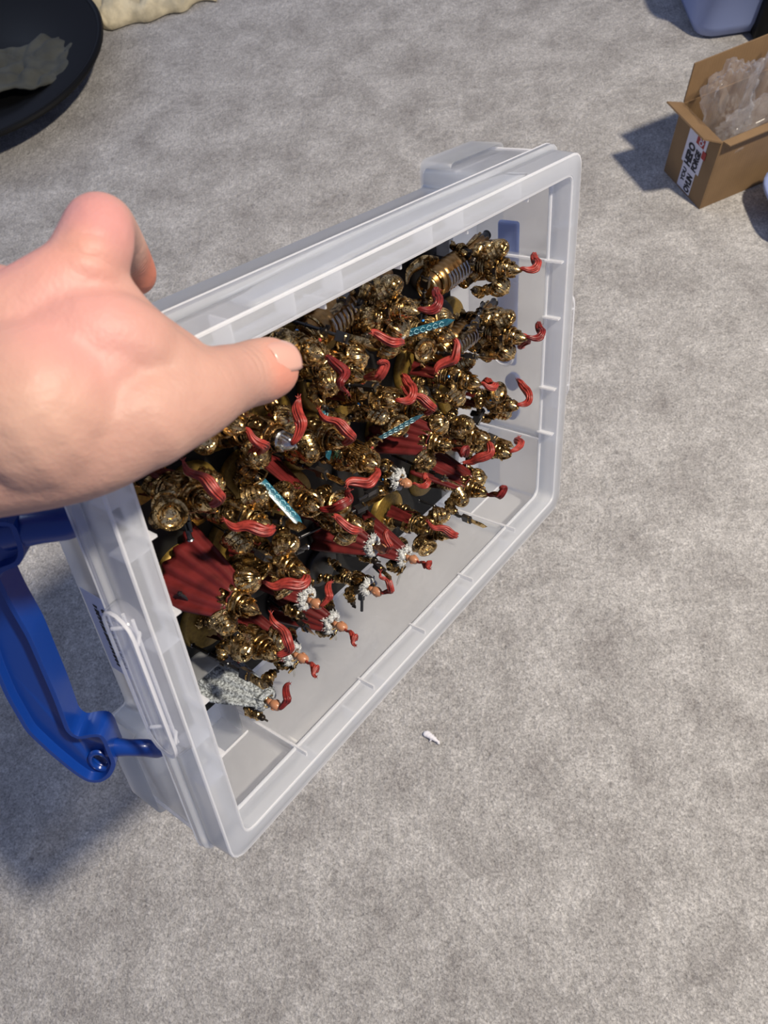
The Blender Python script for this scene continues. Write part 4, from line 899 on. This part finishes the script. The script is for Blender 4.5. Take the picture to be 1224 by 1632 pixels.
sticker('red_mark', .032, .052, .0975, .1120, 'ink_red', -.0008)
sticker('red_mark', .0225, .0320, .082, .096, 'ink_red', -.0008)
text('Q2', .036, .099, .012, 'sticker_paper', 90).location.x = -.0014

def cushion(name, c, r, seed, label, lean=(0, 0, 0)):
    b = MB(); rr = random.Random(seed); off = Vector((seed * 3.1, seed * 1.7, 0))
    E = Matrix.Rotation(lean[2], 3, 'Z') @ Matrix.Rotation(lean[0], 3, 'X') @ Matrix.Rotation(lean[1], 3, 'Y')
    def fn(a, t, sg=1):
        th = 2 * PI * a; ph = PI * (t - .5); e = .55
        f = lambda v_: math.copysign(abs(v_) ** e, v_)
        p = Vector((f(math.cos(ph)) * f(math.cos(th)), f(math.cos(ph)) * f(math.sin(th)), f(math.sin(ph))))
        n_ = noise.noise(p * 1.6 + off) * .30 + abs(noise.noise(p * 2.9 + off)) * .34 - .1 + noise.noise(p * 7 + off) * .03
        p = p * (1 + n_); return Vector(c) + E @ Vector((p.x * r[0], p.y * r[1], p.z * r[2]))
    b.grid(fn, 64, 44); o = b.obj(name, 'air_pillow', autos=25); o.matrix_world = CM
    tag(o, label, 'air cushion', 'clear plastic air cushions in the cardboard box'); return o
cushion('air_cushion', (.046, .055, .142), (.038, .030, .072), 1, 'clear crumpled plastic air cushion standing up at the left end of the cardboard box', (0, -.25, .3))
cushion('air_cushion', (.118, .055, .142), (.032, .028, .070), 2, 'clear crumpled plastic air cushion cut by the right edge of the photo', (0, .2, .2))
cushion('air_cushion', (.080, .030, .112), (.055, .022, .030), 5, 'clear plastic air cushion lying low between the two upright ones', (0, 0, .1))

# pale blue tubs and the dark slab behind
def rbox(name, c, size, r, m, rot=0, seg=6):
    o = MB().box((0, 0, size[2] / 2), size).obj(name, m, smooth=True, autos=None); o.location = c; o.rotation_euler.z = rot
    mod(o, 'BEVEL', width=r, segments=seg); o.data.set_sharp_from_angle(angle=3); return o
def tub(name, foot, size, rot, label):
    r = empty(name); r.location = foot; r.rotation_euler.z = rot
    b = MB(); hx, hy, h = size[0] / 2, size[1] / 2, size[2]
    def rr(o, rad): return rounded([(-hx - o, -hy - o), (hx + o, -hy - o), (hx + o, hy + o), (-hx - o, hy + o)], rad, 6)
    loops = [(rr(-.030, .02), .0), (rr(-.012, .04), .008), (rr(-.003, .05), .03), (rr(.006, .05), h), (rr(.012, .05), h + .003), (rr(.012, .05), h - .004), (rr(.002, .05), h - .004), (rr(-.008, .045), .03), (rr(-.03, .03), .012)]
    loft(b, loops); n = len(loops[0][0]); b.add([(x, y, loops[-1][1]) for x, y in loops[-1][0]], [tuple(range(n))]); b.add([(x, y, 0) for x, y in loops[0][0]], [tuple(range(n - 1, -1, -1))])
    b.obj('shell', 'pale_blue', r, autos=None)
    return tag(r, label, 'tub', None)
f = floor_at(1128, 70); tub('plastic_tub', (f.x + .045, f.y + .10, 0), (.17, .20, .16), .08, 'pale blue rounded plastic tub behind the cardboard box at the top edge')
f = floor_at(1222, 392); tub('plastic_tub', (f.x + .075, f.y + .055, 0), (.13, .12, .05), .1, 'pale blue rounded plastic tub, only a sliver at the right edge below the cardboard box')
bg_ = empty('black_case', loc=floor_at(1185, 66) + Vector((.108, .015, 0))); tag(bg_, 'upright black case in the top right corner behind the cardboard box', 'case')
o = MB().box((0, 0, .12), (.19, .07, .24)).obj('case_body', 'black_plastic', bg_); mod(o, 'BEVEL', width=.012, segments=4)
o = MB().tube(smooth_path([(-.04, 0, .238), (-.035, 0, .262), (.035, 0, .262), (.04, 0, .238)], 5), .005, 8).obj('case_handle', 'black_plastic', bg_)

# black round bin with grey cloth, top left
BR_ = .2791; bc = Vector((-.9641, 1.5553, 0))
bin_ = empty('round_tray', loc=bc); tag(bin_, 'large black shallow round tray with a rolled rim in the top left corner', 'tray')
b = MB().lathe([(.01, .0), (BR_ - .17, .0), (BR_ - .13, .010), (BR_ - .01, .062), (BR_ - .002, .070), (BR_ - .012, .073), (BR_ - .14, .018), (BR_ - .18, .008), (.01, .008)], 96); b.obj('tray_shell', 'black_plastic', bin_)
MB().ring((0, 0, .070), BR_ - .004, .0065, 96, 8).obj('rolled_rim', 'black_plastic', bin_)
cl = MB()
def fn(a, t):
    x = (a - .5) * .26; y = (t - .5) * .15; rr_ = 1 + .25 * noise.noise(Vector((math.atan2(y, x) * 1.3, 2, 0)))
    return Vector((x * rr_, y * rr_, .035 + .028 * abs(noise.noise(Vector((x * 14, y * 14, 1)))) + .012 * noise.noise(Vector((x * 40, y * 40, 3)))))
cl.grid(fn, 50, 34); co = cl.obj('grey_cloth', 'cloth_grey'); mod(co, 'SOLIDIFY', thickness=.004, offset=1); co.location = floor_at(40, 108, .03); co.location.z = -.005; co.rotation_euler.z = .15
tag(co, 'crumpled dark grey cloth lying in the black round tray', 'cloth')

# crumpled cream fabric
mat('cream', (.80, .70, .47), .85, var=.35, vscale=30, bump=.004, bscale=45)
cf = MB(); e0 = floor_at(150, 40); e1 = floor_at(305, 0)
def fn(a, t):
    x = a * .36 - .05; y = t * .30; h = .045 * (min(1, t * 6, a * 8, (1 - a) * 6) ** .5)
    q = Vector((x * 13, y * 13, 0)); return Vector((x + .015 * noise.noise(q * 1.3), y + .030 * noise.noise(Vector((x * 16, 5, 0))) * (1 - t), .001 + h * (.75 + .6 * abs(noise.noise(q)) + .3 * noise.noise(q * 3))))
cf.grid(fn, 90, 70); co = cf.obj('crumpled_fabric', 'cream'); mod(co, 'SOLIDIFY', thickness=.003, offset=-1)
co.location = e0 + Vector((-.02, -.045, .003)); co.rotation_euler.z = math.atan2(e1.y - e0.y, e1.x - e0.x)
tag(co, 'crumpled cream coloured fabric on the carpet beside the black round tray', 'fabric')

# white fluff
fl = MB(); rr = random.Random(5)
for i in range(7):
    t = i / 6; fl.ell((-.006 + .016 * t + rr.uniform(-.001, .001), .006 - .012 * t, .003 + .002 * math.sin(t * 3)), (.0052 - .0035 * t, .0042 - .003 * t, .003 - .001 * t), 10, 8)
for i in range(14):
    a = rr.uniform(0, 2 * PI); c = Vector((-.004 + rr.uniform(0, .012), .004 - rr.uniform(0, .01), .003)); fl.tube([c, c + Vector((math.cos(a) * .005, math.sin(a) * .005, .002))], [.0005, .0001], 4)
fo = fl.obj('fluff', 'fluff', autos=None); fo.location = floor_at(688, 1178); mod(fo, 'REMESH', mode='VOXEL', voxel_size=.0006, use_smooth_shade=True)
tag(fo, 'small white tuft of fluff on the open carpet below the plastic box', 'fluff')
